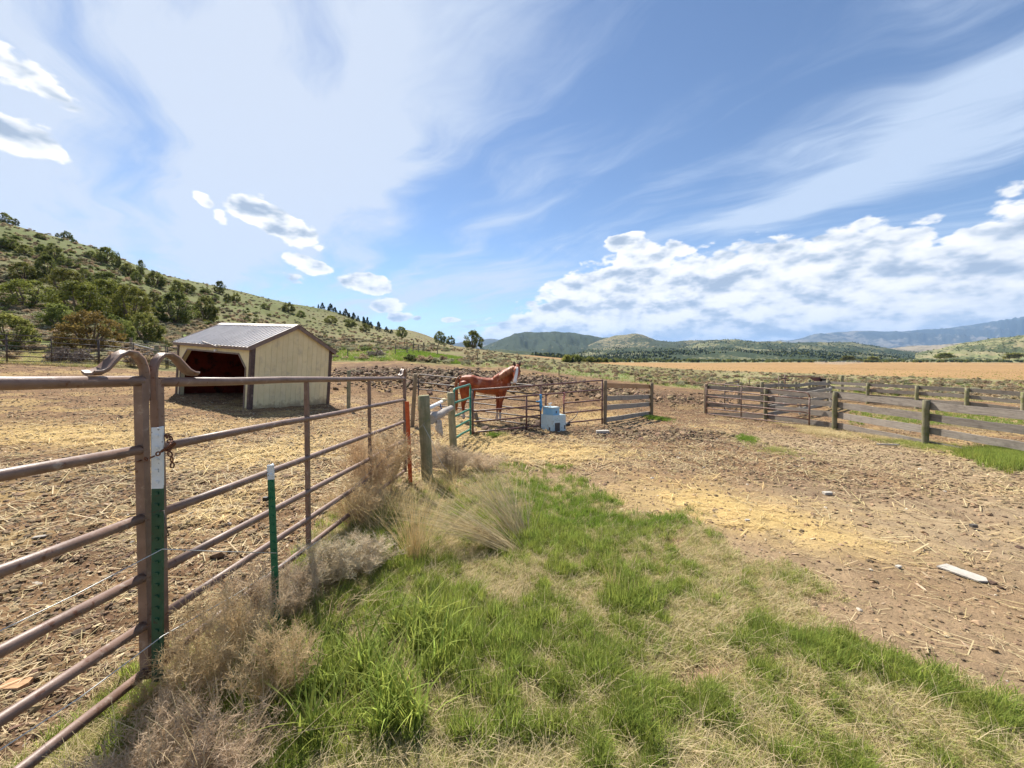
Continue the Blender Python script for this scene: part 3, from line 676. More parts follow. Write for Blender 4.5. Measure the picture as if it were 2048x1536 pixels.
# the air: blue distance haze
def haze():
    m = bpy.data.materials.new('air'); m.use_nodes = True; t = m.node_tree; t.nodes.clear()
    v = t.nodes.new('ShaderNodeVolumePrincipled'); v.inputs['Color'].default_value = (0.38, 0.62, 1.0, 1); v.inputs['Density'].default_value = HAZE_D; v.inputs['Anisotropy'].default_value = 0.1
    o = t.nodes.new('ShaderNodeOutputMaterial'); t.links.new(v.outputs[0], o.inputs['Volume'])
    q = M(); q.box((0, 0, -40), (46000, 0, 0), (0, 46000, 0), (0, 0, 1450)); tag(q.build('haze', m), kind='stuff')
HAZE_D = 4.2e-5

# ---------------------------------------------------------------- foliage meshes
def leafmesh(name, cl, size, per, mat, rng, up=0.4, quad=True):
    """leaf clumps: cl = list of (centre, radius, colour factor)"""
    P = []; F = []; Cc = []
    for (c, r, cf) in cl:
        k = per
        d = rng.normal(size=(k, 3)); d /= np.linalg.norm(d, axis=1)[:, None]
        p = np.array(c)+d*(r*rng.random((k, 1))**0.45)
        a = rng.normal(size=(k, 3)); a[:, 2] += up; a /= np.linalg.norm(a, axis=1)[:, None]
        b = np.cross(a, rng.normal(size=(k, 3))); b /= np.linalg.norm(b, axis=1)[:, None]
        s = size*(0.6+0.8*rng.random((k, 1)))
        tri = np.stack([p-b*s*0.45, p+b*s*0.45, p+a*s*1.3], 1)
        P.append(tri.reshape(-1, 3)); Cc.append(np.repeat(cf*(0.7+0.6*rng.random(k)), 3))
    P = np.concatenate(P); Cc = np.concatenate(Cc); n = len(P)//3
    me = bpy.data.meshes.new(name); me.vertices.add(len(P)); me.vertices.foreach_set('co', P.astype(np.float32).ravel())
    me.loops.add(n*3); me.loops.foreach_set('vertex_index', np.arange(n*3, dtype=np.int32)); me.polygons.add(n)
    me.polygons.foreach_set('loop_start', np.arange(n, dtype=np.int32)*3); me.polygons.foreach_set('loop_total', np.full(n, 3, np.int32)); me.update()
    setcol(me, Cc[:, None]*np.ones(3)); me.materials.append(mat); return me
def leafmat(name, base, tip, trans=0.35, rnd=0.25):
    m, t, n, b = newmat(name)
    a = n.new('ShaderNodeVertexColor'); a.layer_name = 'Col'
    oi = n.new('ShaderNodeObjectInfo').outputs['Random']
    tc = n.new('ShaderNodeTexCoord').outputs['Object']
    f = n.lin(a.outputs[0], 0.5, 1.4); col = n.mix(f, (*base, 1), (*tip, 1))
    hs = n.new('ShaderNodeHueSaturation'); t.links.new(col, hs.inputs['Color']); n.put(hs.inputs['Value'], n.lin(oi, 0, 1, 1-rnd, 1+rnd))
    n.put(hs.inputs['Hue'], n.lin(n.m('FRACT', n.m('MULTIPLY', oi, 9.7)), 0, 1, 0.5-rnd*0.08, 0.5+rnd*0.04))
    t.links.new(hs.outputs[0], b.inputs['Base Color']); b.inputs['Roughness'].default_value = 0.7; b.inputs['Specular IOR Level'].default_value = 0.25
    tr = n.new('ShaderNodeBsdfTranslucent'); t.links.new(hs.outputs[0], tr.inputs[0]); ms = n.new('ShaderNodeMixShader'); ms.inputs[0].default_value = trans
    t.links.new(b.outputs[0], ms.inputs[1]); t.links.new(tr.outputs[0], ms.inputs[2]); t.links.new(ms.outputs[0], t.nodes['Material Output'].inputs[0])
    return m
MT['jun'] = leafmat('juniper foliage', (0.090, 0.115, 0.028), (0.30, 0.32, 0.085), 0.48)
MT['jun_y'] = leafmat('yellow green juniper foliage', (0.105, 0.120, 0.024), (0.29, 0.30, 0.060), 0.42)
MT['jun_b'] = leafmat('rusty juniper foliage', (0.14, 0.095, 0.026), (0.34, 0.25, 0.075), 0.40)
MT['con'] = leafmat('dark conifer foliage', (0.025, 0.042, 0.020), (0.065, 0.092, 0.038), 0.25)
MT['sage'] = leafmat('sagebrush', (0.21, 0.20, 0.115), (0.46, 0.44, 0.28), 0.35, 0.35)
MT['sage_t'] = leafmat('tan sagebrush', (0.29, 0.225, 0.13), (0.60, 0.48, 0.30), 0.35, 0.3)
MT['sage_g'] = leafmat('grey bare brush', (0.16, 0.125, 0.10), (0.30, 0.25, 0.21), 0.1, 0.2)
MT['shrubg'] = leafmat('green shrub', (0.10, 0.13, 0.035), (0.23, 0.27, 0.08), 0.35, 0.35)
MT['bark'] = simple('bark', (0.12, 0.085, 0.06), (0.20, 0.15, 0.11), 12, 0.95)
def crown(seed, mat, kind='bush', n=46, per=60, size=0.055):
    """unit crown: height 1, width 1"""
    g = np.random.default_rng(seed); cl = []
    for i in range(n):
        if kind == 'bush':
            h = g.random()**1.25; w = 0.5*math.sin(math.pi*(0.27+0.69*h))**0.75
            a = g.random()*6.283; rr = w*(0.35+0.65*g.random()**0.5)
            c = (rr*math.cos(a)*1.06, rr*math.sin(a)*1.06, 0.07+0.90*h); r = 0.05+0.10*g.random()
        else:
            h = g.random()**1.15; w = 0.46*(1-h)**0.85+0.04; a = g.random()*6.283; rr = w*(0.2+0.8*g.random()**0.5)
            c = (rr*math.cos(a), rr*math.sin(a), 0.06+0.90*h); r = 0.06+0.07*(1-h)
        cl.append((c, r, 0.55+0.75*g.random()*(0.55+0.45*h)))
    return leafmesh('crown', cl, size, per, mat, g)
def trunkmesh(kind):
    m = M(); g = random.Random(5)
    if kind == 'bush':
        for i in range(6):
            a = i*1.05+g.random(); m.tube([(0, 0, -0.05), (0.06*math.cos(a), 0.06*math.sin(a), 0.12), (0.22*math.cos(a), 0.22*math.sin(a), 0.42), (0.30*math.cos(a), 0.30*math.sin(a), 0.72)], [0.04, 0.03, 0.018, 0.006], 6)
    else:
        m.tube([(0, 0, -0.06), (0.01, 0, 0.3), (-0.01, 0.01, 0.95)], [0.035, 0.025, 0.004], 6)
        for i in range(10):
            a = i*2.4; h = 0.15+0.07*i; l = 0.36*(1-h); m.tube([(0, 0, h), (l*math.cos(a), l*math.sin(a), h+0.03)], [0.010, 0.003], 4)
    me = bpy.data.meshes.new('trunk'); me.from_pydata(m.v, [], m.f); me.materials.append(MT['bark']); return me
TR = {'bush': trunkmesh('bush'), 'con': trunkmesh('con')}
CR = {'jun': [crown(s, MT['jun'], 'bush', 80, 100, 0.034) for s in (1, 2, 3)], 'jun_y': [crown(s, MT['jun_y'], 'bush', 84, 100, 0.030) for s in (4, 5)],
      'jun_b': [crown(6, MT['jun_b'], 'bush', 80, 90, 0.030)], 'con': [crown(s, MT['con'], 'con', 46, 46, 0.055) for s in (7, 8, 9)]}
_treen = [0]
def tree(px, py, wpx, hpx, kind, label, group=None, name='juniper_tree', cat='tree', sink=0.0):
    p = hit(px, py); sc = p.y/FPX; w, h = wpx*sc*(0.88 if kind != 'con' else 1), hpx*sc*0.97
    _treen[0] += 1; k = _treen[0]; g = random.Random(k)
    o = thing(name, p, label, cat, group); o.rotation_euler = (0, 0, g.random()*6.28); o.scale = (w, w*g.uniform(.85, 1.1), h)
    shape = 'con' if kind == 'con' else 'bush'
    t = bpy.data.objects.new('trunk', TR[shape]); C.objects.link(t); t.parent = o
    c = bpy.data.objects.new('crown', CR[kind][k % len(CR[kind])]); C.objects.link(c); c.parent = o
    return o
J = 'junipers scattered over the hillside'
T_ = [
 (10, 446, 22, 20, 'jun', 'dark juniper standing highest on the hillside at the skyline'),
 (31, 449, 11, 14, 'jun', 'narrow little juniper just right of the highest one on the skyline'),
 (134, 478, 19, 17, 'jun', 'lone dark conical juniper out on the upper green slope near the ridge line'),
 (115, 471, 8, 8, 'jun', 'tiny round juniper just left of the lone conical one on the upper slope'),
 (79, 477, 18, 10, 'jun', 'low flat juniper on the upper slope left of the lone conical one'),
 (14, 496, 32, 24, 'jun', 'dark wide juniper on the far left of the upper slope'),
 (50, 509, 31, 19, 'jun', 'low spreading juniper on the upper left slope beside the dark wide one'),
 (82, 506, 19, 18, 'jun', 'small bushy juniper above the tall dark pair on the left slope'),
 (107, 523, 34, 34, 'jun', 'bushy juniper, upper one of the tall dark pair on the left slope'),
 (93, 556, 38, 46, 'jun', 'tall dark juniper, lower one of the pair on the left slope'),
 (48, 560, 44, 36, 'jun_y', 'yellow green juniper left of the tall dark pair on the slope'),
 (130, 533, 27, 20, 'jun', 'rounded low juniper right of the tall dark pair on the slope'),
 (213, 526, 38, 31, 'jun', 'dark peaked juniper in the middle of the slope above the others'),
 (182, 515, 18, 14, 'jun', 'small juniper close left of the dark peaked one on mid slope'),
 (237, 538, 10, 34, 'jun', 'thin spire shaped juniper right of the dark peaked one'),
 (282, 548, 15, 28, 'jun', 'narrow upright juniper right of the thin spire on mid slope'),
 (257, 551, 28, 24, 'jun', 'wide juniper at the left foot of the narrow upright one'),
 (168, 560, 25, 24, 'jun', 'round juniper on the brushy slope left of the large dark one'),
 (211, 584, 54, 41, 'jun', 'large dark rounded juniper on the brushy slope at mid height'),
 (273, 565, 18, 22, 'jun', 'small juniper right of the large dark rounded one'),
 (311, 573, 34, 32, 'jun', 'dark leaning juniper on the slope above the shed roof, left of the pair'),
 (354, 588, 26, 28, 'jun', 'upright juniper on the slope above the left end of the shed roof'),
 (374, 584, 28, 18, 'jun', 'low brushy juniper touching the upright one above the shed roof'),
 (411, 586, 20, 10, 'jun', 'small low juniper near the ridge, left of the dark peaked one above the shed'),
 (440, 587, 20, 25, 'jun', 'dark peaked juniper near the ridge above the shed roof'),
 (455, 601, 17, 14, 'jun', 'small dark juniper below the peaked one above the shed ridge'),
 (472, 603, 17, 18, 'jun', 'small rounded juniper right of the dark one above the shed ridge'),
 (431, 600, 14, 12, 'jun', 'tiny juniper left of the small dark one above the shed ridge'),
 (530, 618, 19, 11, 'jun', 'small flat juniper on the slope above the peak of the shed gable'),
 (577, 624, 26, 20, 'jun', 'green juniper on the slope right above the shed gable'),
 (602, 635, 19, 14, 'jun', 'small juniper below and right of the green one past the shed gable'),
 (662, 647, 26, 16, 'jun_y', 'wide yellowish juniper low on the slope right of the shed'),
 (132, 595, 72, 58, 'jun_y', 'big yellow green juniper at the top of the dense thicket'),
 (57, 617, 92, 58, 'jun_y', 'very wide yellow green juniper on the left of the dense thicket'),
 (158, 640, 90, 78, 'jun_y', 'tall yellow green juniper in the middle of the dense thicket'),
 (212, 628, 78, 70, 'jun_y', 'yellow green juniper right of centre in the dense thicket'),
 (262, 648, 78, 78, 'jun_y', 'large juniper at the right side of the thicket above the corral corner'),
 (120, 660, 70, 52, 'jun', 'green juniper filling the lower left of the thicket'),
 (308, 612, 30, 30, 'jun', 'small deep green juniper behind the big one left of the shed'),
 (352, 649, 66, 64, 'jun', 'deep green spreading juniper above the left end of the shed roof'),
 (412, 643, 48, 50, 'jun', 'deep green juniper right behind the shed roof'),
 (182, 700, 105, 80, 'jun_b', 'rusty brown juniper standing close behind the corral panels'),
 (22, 700, 84, 72, 'jun', 'dark juniper behind the corral panels at the left edge'),
 (290, 688, 66, 62, 'jun', 'dark green juniper behind the corral panels near the shed'),
 (235, 690, 60, 60, 'jun', 'dark green juniper between the rusty one and the one near the shed'),
 (803, 674, 26, 21, 'jun', 'round juniper on the shoulder of the far slope above the small gate'),
 (880, 687, 27, 25, 'jun', 'flat topped dark juniper near the end of the slope above the horse'),
 (901, 690, 20, 19, 'jun', 'smaller juniper leaning against the flat topped one above the horse'),
 (947, 697, 42, 36, 'jun', 'big lone juniper on the skyline above the head of the horse'),
 (920, 681, 9, 8, 'jun', 'tiny juniper on the skyline between the flat topped one and the big lone one'),
 (757, 660, 14, 17, 'con', 'dark pine at the lower end of the ridge row'),
 (773, 664, 12, 11, 'con', 'small dark pine just past the lower end of the ridge row'),
 (583, 597, 9, 8, 'jun', 'single round bush shaped tree alone on the ridge line'),
 (701, 655, 26, 17, 'jun', 'wide green juniper under the row of ridge pines'),
 (730, 663, 22, 16, 'jun', 'green juniper under the right end of the row of ridge pines'),
]
for (a, b, w, h, k, l) in T_: tree(a, b, w, h, k, l, J if k != 'con' else 'pines along the ridge', 'juniper_tree' if k != 'con' else 'pine_tree')
PINE_L = ['tiny pine second from the top of the ridge row', 'pine at the upper end of the ridge row, bigger than its two tiny neighbours', 'bushy pine just below the upper end of the ridge row', 'slim pine leaning on the bushy one in the ridge row', 'tiny pine in the gap below the slim one in the ridge row', 'broad pine in the upper middle of the ridge row', 'narrow pine touching the broad one in the middle of the ridge row', 'rounded pine in the middle of the ridge row', 'narrow pointed pine just above the two tallest of the ridge row', 'left one of the two tallest pines in the ridge row', 'right one of the two tallest pines in the ridge row', 'short pine right below the two tallest of the ridge row', 'last small pine of the ridge row, alone past its lower end', 'tiny highest pine of the ridge row, standing alone']
for (a, b, w, h) in [(637, 611, 5, 9), (645, 615, 12, 13), (661, 622, 16, 15), (670, 625, 8, 12), (680, 629, 9, 8), (691, 632, 14, 15), (699, 635, 8, 10), (707, 639, 14, 14), (716, 643, 8, 12), (727, 650, 13, 18), (735, 652, 11, 18), (742, 655, 11, 12), (783, 668, 9, 10), (620, 604, 6, 7)]:
    tree(a, b, w, h, 'con', PINE_L.pop(0), 'small pines in the row along the ridge', 'pine_tree')
# the juniper woods in the valley, read as one mass
def dense_points(n, xr, yr, mask, seed, dmin=5, jitter=1.0):
    """random places on the terrain, even in the picture, kept by mask(px,py)"""
    g = np.random.default_rng(seed); px = g.uniform(*xr, n); py = g.uniform(*yr, n); k = g.random(n) < mask(px, py); return px[k], py[k]
def hits(px, py, dmin=1.0, dmax=2000, steps=420):
    u = (px-1024)/FPX; Yv = (PCY-py)/FPX; dy = ca_+sa_*Yv; u = u/dy; v = (-sa_+ca_*Yv)/dy
    ds = np.exp(np.linspace(math.log(dmin), math.log(dmax), steps)); out = np.full(len(px), np.nan)
    for s0 in range(0, len(px), 4000):
        uu, vv = u[s0:s0+4000], v[s0:s0+4000]
        g = EYE+vv[:, None]*ds[None]-height(uu[:, None]*ds[None], np.repeat(ds[None], len(uu), 0), True)
        i = np.argmax(g <= 0, 1); ok = (g.min(1) <= 0) & (i > 0); r_ = np.arange(len(uu))
        t = g[r_, i-1]/(g[r_, i-1]-g[r_, i]+1e-9); d = ds[i-1]+(ds[i]-ds[i-1])*t; out[s0:s0+4000] = np.where(ok, d, np.nan)
    ok = ~np.isnan(out); d = out[ok]; return u[ok]*d, d, px[ok], py[ok]
def on_hill(ob, n, seed, tmax=0.95, top=9e9):
    """random points on the front faces of a hill mesh"""
    me = ob.data; co = np.empty(len(me.vertices)*3, np.float32); me.vertices.foreach_get('co', co); co = co.reshape(260, 44, 3)
    g = np.random.default_rng(seed); a = g.random(n)*258.9; b = g.random(n)*26; i = a.astype(int); j = b.astype(int); fa = (a-i)[:, None]; fb = (b-j)[:, None]
    p = (co[i, j]*(1-fa)+co[i+1, j]*fa)*(1-fb)+(co[i, j+1]*(1-fa)+co[i+1, j+1]*fa)*fb
    return p
def puff(seed, mat, n=9, per=26, size=0.14):
    g = np.random.default_rng(seed); cl = []
    for i in range(n):
        a = g.random()*6.283; rr = 0.34*g.random()**0.5; h = g.random(); cl.append(((rr*(1-h*0.6)*math.cos(a), rr*(1-h*0.6)*math.sin(a), 0.12+0.7*h), 0.17, 0.6+0.6*g.random()))
    return leafmesh('clump', cl, size, per, mat, g)
src_far = sources('far_tree_shapes', [puff(20+i, MT['con']) for i in range(3)]+[puff(30, MT['jun'])])
P = []
for i, (k, n, lo, hi) in enumerate([('hill', 900, .3, 0), ('hill.001', 900, 0, 0), ('hill.002', 2600, 0, 0), ('hill.005', 2800, 0, 0), ('hill.006', 1500, 0, 0), ('hill.007', 2400, 0, 0)]):
    p = on_hill(bpy.data.objects[k], n, 50+i)
    c = fbm(p[:, 0]*0.006+9, p[:, 1]*0.006, 4); P.append(p[c > 0.42])
P = np.concatenate(P); g = np.random.default_rng(3); n = len(P); s = g.uniform(3.2, 7.0, n)
scatter('juniper_woods', P-np.array([0, 0, 0.3]), np.stack([0*s, 0*s, g.random(n)*6.28], 1), np.stack([s*0.95, s*0.95, s], 1), g.integers(0, 4, n), src_far, label='dark juniper woods spread over the far hills and valley')

# ---------------------------------------------------------------- panels, gates and posts
def lerp(a, b, t): return Vector(a)*(1-t)+Vector(b)*t
def panel(name, label, cat, A, B, ha, hb, fr, r, mat, ups=(), group=None, ends=True, round_top=0.0, seg=8, rl='rail', ul='upright', foot=0.0, feet=False, zoff=None):
    """tube panel: A,B = foot points (on top of which the lowest rail sits), ha/hb = height of the top rail there, fr = rail heights as fractions"""
    A, B = Vector(A), Vector(B); up = Vector((0, 0, 1))
    root = thing(name, A, label, cat, group); D = (B-A).normalized(); ax = A+up*ha; bx = B+up*hb
    rt = round_top
    for i, f in enumerate(fr):
        a = A+up*ha*f; b = B+up*hb*f
        if rt and i == 0:
            pts = [A+up*(ha-rt)]
            for k in range(1, 6): t = k/6*math.pi/2; pts.append(A+up*(ha-rt+rt*math.sin(t))+D*rt*(1-math.cos(t)))
            pts += [A+up*ha+D*rt, B+up*hb-D*rt]
            for k in range(1, 6): t = k/6*math.pi/2; pts.append(B+up*(hb-rt+rt*math.cos(t))-D*rt*(1-math.sin(t)))
            pts.append(B+up*(hb-rt))
            m = M(); m.tube(pts, r, seg)
        else:
            # slightly bent rail
            n = 6; g = random.Random(i*13+len(label)); pts = [lerp(a, b, k/(n-1))+up*(g.uniform(-1, 1)*0.007 if 0 < k < n-1 else 0) for k in range(n)]
            m = M(); m.tube(pts, r, seg)
        m.build(rl, mat, root)
    if ends:
        M().tube([A-up*foot, A+up*(ha-rt)], r*1.1, seg).build(ul, mat, root)
        M().tube([B-up*foot, B+up*(hb-rt)], r*1.1, seg).build(ul, mat, root)
    for t in ups:
        off = Vector((D.y, -D.x, 0))*r*0.9
        p = lerp(A, B, t)+off*0.0; q = lerp(ax, bx, t)
        M().tube([p+up*(lerp((0, 0, ha), (0, 0, hb), t).z*fr[-1]), q], r*0.9, seg).build(ul, mat, root)
    return root
up = Vector((0, 0, 1))
# the two big gates in the foreground
VP = at(1050, 753, 1.0)-Vector((0, 0, EYE)); GD = VP.normalized()
P0 = at(291, 762, 1.845); RY = [762, 897, 1032, 1148, 1243, 1335]
RZ = [at(291, y, 1.845).z-P0.z for y in RY]
side = GD.cross(up).normalized(); gup = side.cross(GD).normalized()
def loop(root, base, sgn, mat):
    """flat strap bent over from the top of the upright down onto the top rail"""
    pts = [(0.0, -0.10), (0.0, 0.02), (0.003, 0.055), (0.018, 0.095), (0.045, 0.122), (0.080, 0.126), (0.112, 0.108), (0.140, 0.078), (0.168, 0.048), (0.200, 0.032), (0.232, 0.030)]
    wd = [0.021, 0.021, 0.021, 0.021, 0.021, 0.022, 0.024, 0.027, 0.030, 0.032, 0.030]; th = 0.006
    vs = []
    for i, (s, z) in enumerate(pts):
        p = base+GD*s*sgn+up*z
        a = pts[max(i-1, 0)]; b = pts[min(i+1, len(pts)-1)]; t = Vector((b[0]-a[0], b[1]-a[1])).normalized(); nrm = (GD*sgn*(-t.y)+up*t.x)*th
        cup = nrm.normalized()*0.008
        for (w, k) in ((-1, 1), (-0.5, 1), (0.5, 1), (1, 1), (1, -1), (0.5, -1), (-0.5, -1), (-1, -1)):
            vs.append(p+side*w*wd[i]+nrm*k+(cup if abs(w) == 1 else -cup*0.5))
    n = len(pts); fs = [(i*8+k, i*8+(k+1) % 8, (i+1)*8+(k+1) % 8, (i+1)*8+k) for i in range(n-1) for k in range(8)]
    m = M(); m.add(vs, fs, True); m.add(vs[:8], [tuple(range(8))]); m.add(vs[-8:], [tuple(range(8))]); return m.build('hook_strap', mat, root)
def gate(label, start, L, name='pipe_gate', uprights=(), hooks=(1, 0), sgn=1, zshift=0.0):
    g0 = ground_z(start.x, start.y); root = thing(name, (start.x, start.y, g0), label, 'gate', 'big brown pipe gates')
    e = start+GD*L*sgn
    for i, z in enumerate(RZ):
        g = random.Random(i+int(sgn)); n = 9
        pts = [start+GD*sgn*L*k/(n-1)+up*(z+zshift+(g.uniform(-1, 1)*0.004 if 0 < k < n-1 else 0)) for k in range(n)]
        M().tube(pts, 0.0245 if i == 0 else 0.0225, 16).build('rail', MT['pipe'], root)
    for (p, hk, s2) in ((start, hooks[0], sgn), (e, hooks[1], -sgn)):
        c = p+up*(RZ[-1]/2-0.01); M().box(c-GD*sgn*0.0, GD*0.016, side*0.022, up*((-RZ[-1])/2+0.020)).build('upright', MT['pipe'], root)
        if hk: loop(root, p+up*0.005-GD*s2*0.012, s2, MT['pipe'])
    for t in uprights:
        p = start+GD*L*t*sgn+side*0.0
        M().box(p+up*(RZ[-1]/2)-side*0.004, GD*0.014, side*0.016, up*(-RZ[-1]/2)).build('brace', MT['pipe'], root)
    return root
gate('big brown six rail pipe gate at the left edge, nearest to the camera', P0-GD*0.02+Vector((-.002, 0, 0)), 3.6, sgn=-1, uprights=(0.36, 0.7), hooks=(1, 1))
gate('long brown six rail pipe gate running away from the left gate towards the orange post', P0+GD*0.056, 3.92, sgn=1, uprights=(0.335, 0.665), hooks=(1, 1), zshift=-0.006)
GE = P0+GD*4.0
def tpost(label, top, bot, col, white=0.0, mat=None, wmat=None, face=None, w=0.023, name='t_post', group=None):
    top, bot = Vector(top), Vector(bot); root = thing(name, bot, label, 'fence post', group); d = (top-bot).normalized()
    f = Vector(face or (0.15, -1, 0)).normalized(); X = d.cross(f).normalized(); f = X.cross(d)
    L = (top-bot).length
    def prof(a, b, mm, nm):
        m = M()
        for (cx, cy, hx, hy) in ((0, 0, w, 0.0035), (0, -0.018, 0.0035, 0.018)):
            m.box(lerp(bot, top, (a+b)/2/L)+X*cx-f*(-cy)*1.0, X*hx, f*hy, d*(b-a)/2)
        k = a+0.03
        while k < b-0.01:
            m.box(bot+d*k+f*0.006, X*0.007, f*0.0035, d*0.006); k += 0.054
        return m.build(nm, mm, root)
    prof(-0.15, L-white, mat, 'shaft')
    if white: prof(L-white+0.0005, L, wmat, 'painted_top')
    return root
d1 = 1.775; b1 = at(315, 1295, d1); b1.z = at(315, 1300, d1).z
TP1 = tpost('green steel post with a chipped white top between the two big gates', at(315, 855, d1), b1, None, 0.285, MT['tgreen'], MT['twhite'], name='steel_post', group='green steel fence posts with white tips')
b2 = at(555, 1282, 2.36); t2 = at(541, 930, 2.33)
TP2 = tpost('bright green steel post with a small white tip standing in the weeds', t2, b2, None, 0.09, MT['tgreen2'], MT['twhite'], name='steel_post', group='green steel fence posts with white tips', w=0.019)
M().box(at(531, 998, 2.3), (0.012, 0, 0), (0, 0.01, 0), (0, 0, 0.012)).build('insulator', MT['black'], TP2)
TP3 = tpost('bright orange steel post at the far end of the long pipe gate', at(814, 803, 5.58), at(820, 945, 5.62), None, 0, MT['torange'], w=0.029, name='steel_post')
# rusty chain
ch = thing('chain', at(330, 900, 1.76), 'rusty chain knotted round the gate uprights and hanging down beside the white post top', 'chain')
def links(pts, r=0.0032, a=0.013, b=0.008):
    for i in range(len(pts)-1):
        p, q = Vector(pts[i]), Vector(pts[i+1]); c = (p+q)/2; d = (q-p).normalized(); s = d.cross(Vector((0.3, 1, 0.2))).normalized(); s = s if i % 2 else d.cross(s)
        m = M(); m.tube([c+d*a*math.cos(t)+s*b*math.sin(t) for t in [k*math.pi/5 for k in range(11)]], r, 6, cap=False); m.build('link', MT['rust'], ch)
cp = [at(x, y, d) for (x, y, d) in [(272, 925, 1.83), (285, 919, 1.79), (299, 917, 1.76), (310, 911, 1.73), (322, 904, 1.72), (333, 896, 1.73), (341, 887, 1.75), (337, 878, 1.77), (330, 868, 1.80), (338, 872, 1.83), (346, 881, 1.82), (344, 893, 1.80), (337, 903, 1.78), (343, 913, 1.78), (344, 925, 1.78), (345, 936, 1.78)]]
links(cp); links([at(x, y, 1.79) for (x, y) in [(350, 885), (342, 895), (334, 900), (326, 897)]], 0.004)
# pale wires
def wire(pts, label, mat='wire', r=0.0022, group=None):
    o = M().tube(pts, r, 5).build('fence_wire', MT[mat], loc=pts[0]); return tag(o, label, 'wire', group)
wire([at(-260, 1330, 1.05), at(0, 1262, 1.25), at(150, 1190, 1.45), at(325, 1098, 1.73)], 'pale electric fence wire rising from the lower left to the green post by the gates')
wire([at(325, 1098, 1.73), at(440, 1103, 2.0), at(553, 1106, 2.32)], 'pale wire stretched between the two green steel posts')
wire([at(0, 1500, 1.15), at(160, 1395, 1.38), at(325, 1272, 1.73), at(470, 1190, 2.05), at(640, 1080, 2.9)], 'lower pale wire running from the bottom left corner into the dead weeds')
wire([at(553, 1106, 2.34), at(700, 980, 3.6), at(862, 835, 5.8)], 'thin dark wire from the bright green post to the first wooden post', 'wiredark', 0.0018)
wire([at(300, 1024, 1.80), at(328, 1021, 1.76), at(330, 1045, 1.75), at(338, 1072, 1.75)], 'twisted dark tie wire round the green post and the gate', 'wiredark', 0.002)
wire([at(842, 842, 5.78), at(862, 880, 5.7), at(885, 930, 5.6), at(905, 950, 5.6)], 'pale wire looping down from the first wooden post', 'wire', 0.003)
# wooden posts beside the small gate
def post(label, top, bot, r, mat='post_green', name='wooden_post', group=None, cat='post', r2=None, sink=0.25):
    top, bot = Vector(top), Vector(bot); root = thing(name, bot, label, cat, group)
    d = (top-bot).normalized(); stick('shaft', bot-d*sink, top, MT[mat], root, r=r2 or r*1.05, r2=r, seg=12, wob=r*0.05); return root
POST_A = post('thick green grey wooden post rising out of the dead weeds beyond the orange post', at(847, 792, 5.85), at(856, 975, 5.85), 0.088)
POST_B = post('second green grey wooden post holding the green panel', at(901, 786, 8.2), at(908, 912, 8.2), 0.075)
post('leaning brown wooden post right behind the end of the long pipe gate', at(831, 748, 10.6), at(824, 862, 10.8), 0.055, 'post_brown')
post('lone grey green post in the corral right of the shed', at(698, 741, 14.2), at(697, 815, 14.2), 0.065, 'post_green')
post('short square grey block lying in the pen near the hooves of the horse', at(951, 826, 11.6), at(955, 842, 11.6), 0.05, 'post_brown', 'wood_stub', sink=0.03)
o = thing('pipe_end', at(857, 817, 6.1), 'white plastic pipe tied between the two wooden posts', 'pipe')
M().tube([at(856, 818, 6.2), at(884, 803, 7.9)], 0.034, 12).build('pipe', MT['white'], o); M().tube([at(882, 803, 7.85), at(889, 800, 8.0)], 0.045, 12).build('collar', MT['soffit'], o)
o = thing('grey_log', at(860, 835, 6.3), 'knotty grey log slung under the white pipe between the two wooden posts', 'log')
stick('log', at(862, 838, 6.4), at(903, 817, 8.0), MT['log'], o, r=0.085, r2=0.055, wob=0.02); stick('branch', at(868, 828, 6.6), at(873, 846, 6.5), MT['log'], o, r=0.03, r2=0.015)
tag(M().tube([at(880, 805, 7.5), at(882, 815, 7.4), at(886, 822, 7.4), at(884, 828, 7.4), at(889, 832, 7.4), at(892, 825, 7.45)], 0.013, 6).tube([at(884, 822, 7.38), at(888, 828, 7.36)], 0.03, 6).build('rope_knot', MT['rope_navy'], loc=at(884, 820, 7.4)), 'dull blue rope tied round the white pipe and the grey log', 'rope')
b = thing('feed_sack', at(880, 866, 7.3), 'pale tattered plastic bag hanging below the grey log', 'bag')
m = M(); g = random.Random(3); pr = [(0, .03), (.05, .07), (.10, .055), (.16, .075), (.22, .06), (.28, .035), (.33, .012)]; c0 = at(876, 838, 7.3); m.tube([c0+Vector((0.045*z*4+g.uniform(-.02, .02), g.uniform(-.02, .02), -z)) for z, r_ in pr], [r_ for z, r_ in pr], 9); m.build('sack_body', simple('dirty white bag', (0.55, 0.52, 0.46), (0.35, 0.31, 0.27), 25, 0.6, bump=0.6), b)
M().tube([at(866, 846, 7.2), at(868, 838, 7.3), at(874, 834, 7.3), at(880, 838, 7.3)], 0.014, 6).build('dark_handle', MT['black'], b)
# green end panel
F6 = [1.0, 0.775, 0.57, 0.385, 0.22, 0.055]
ga = at(908, 905, 8.35); gb = at(941, 883, 9.85)
panel('green_panel', 'short bright green six rail tube panel beside the wooden post', 'panel', ga, gb, at(905, 778, 8.35).z-ga.z, at(941, 769, 9.85).z-gb.z, F6, 0.026, MT['green_panel'], round_top=0.10, foot=0.06)
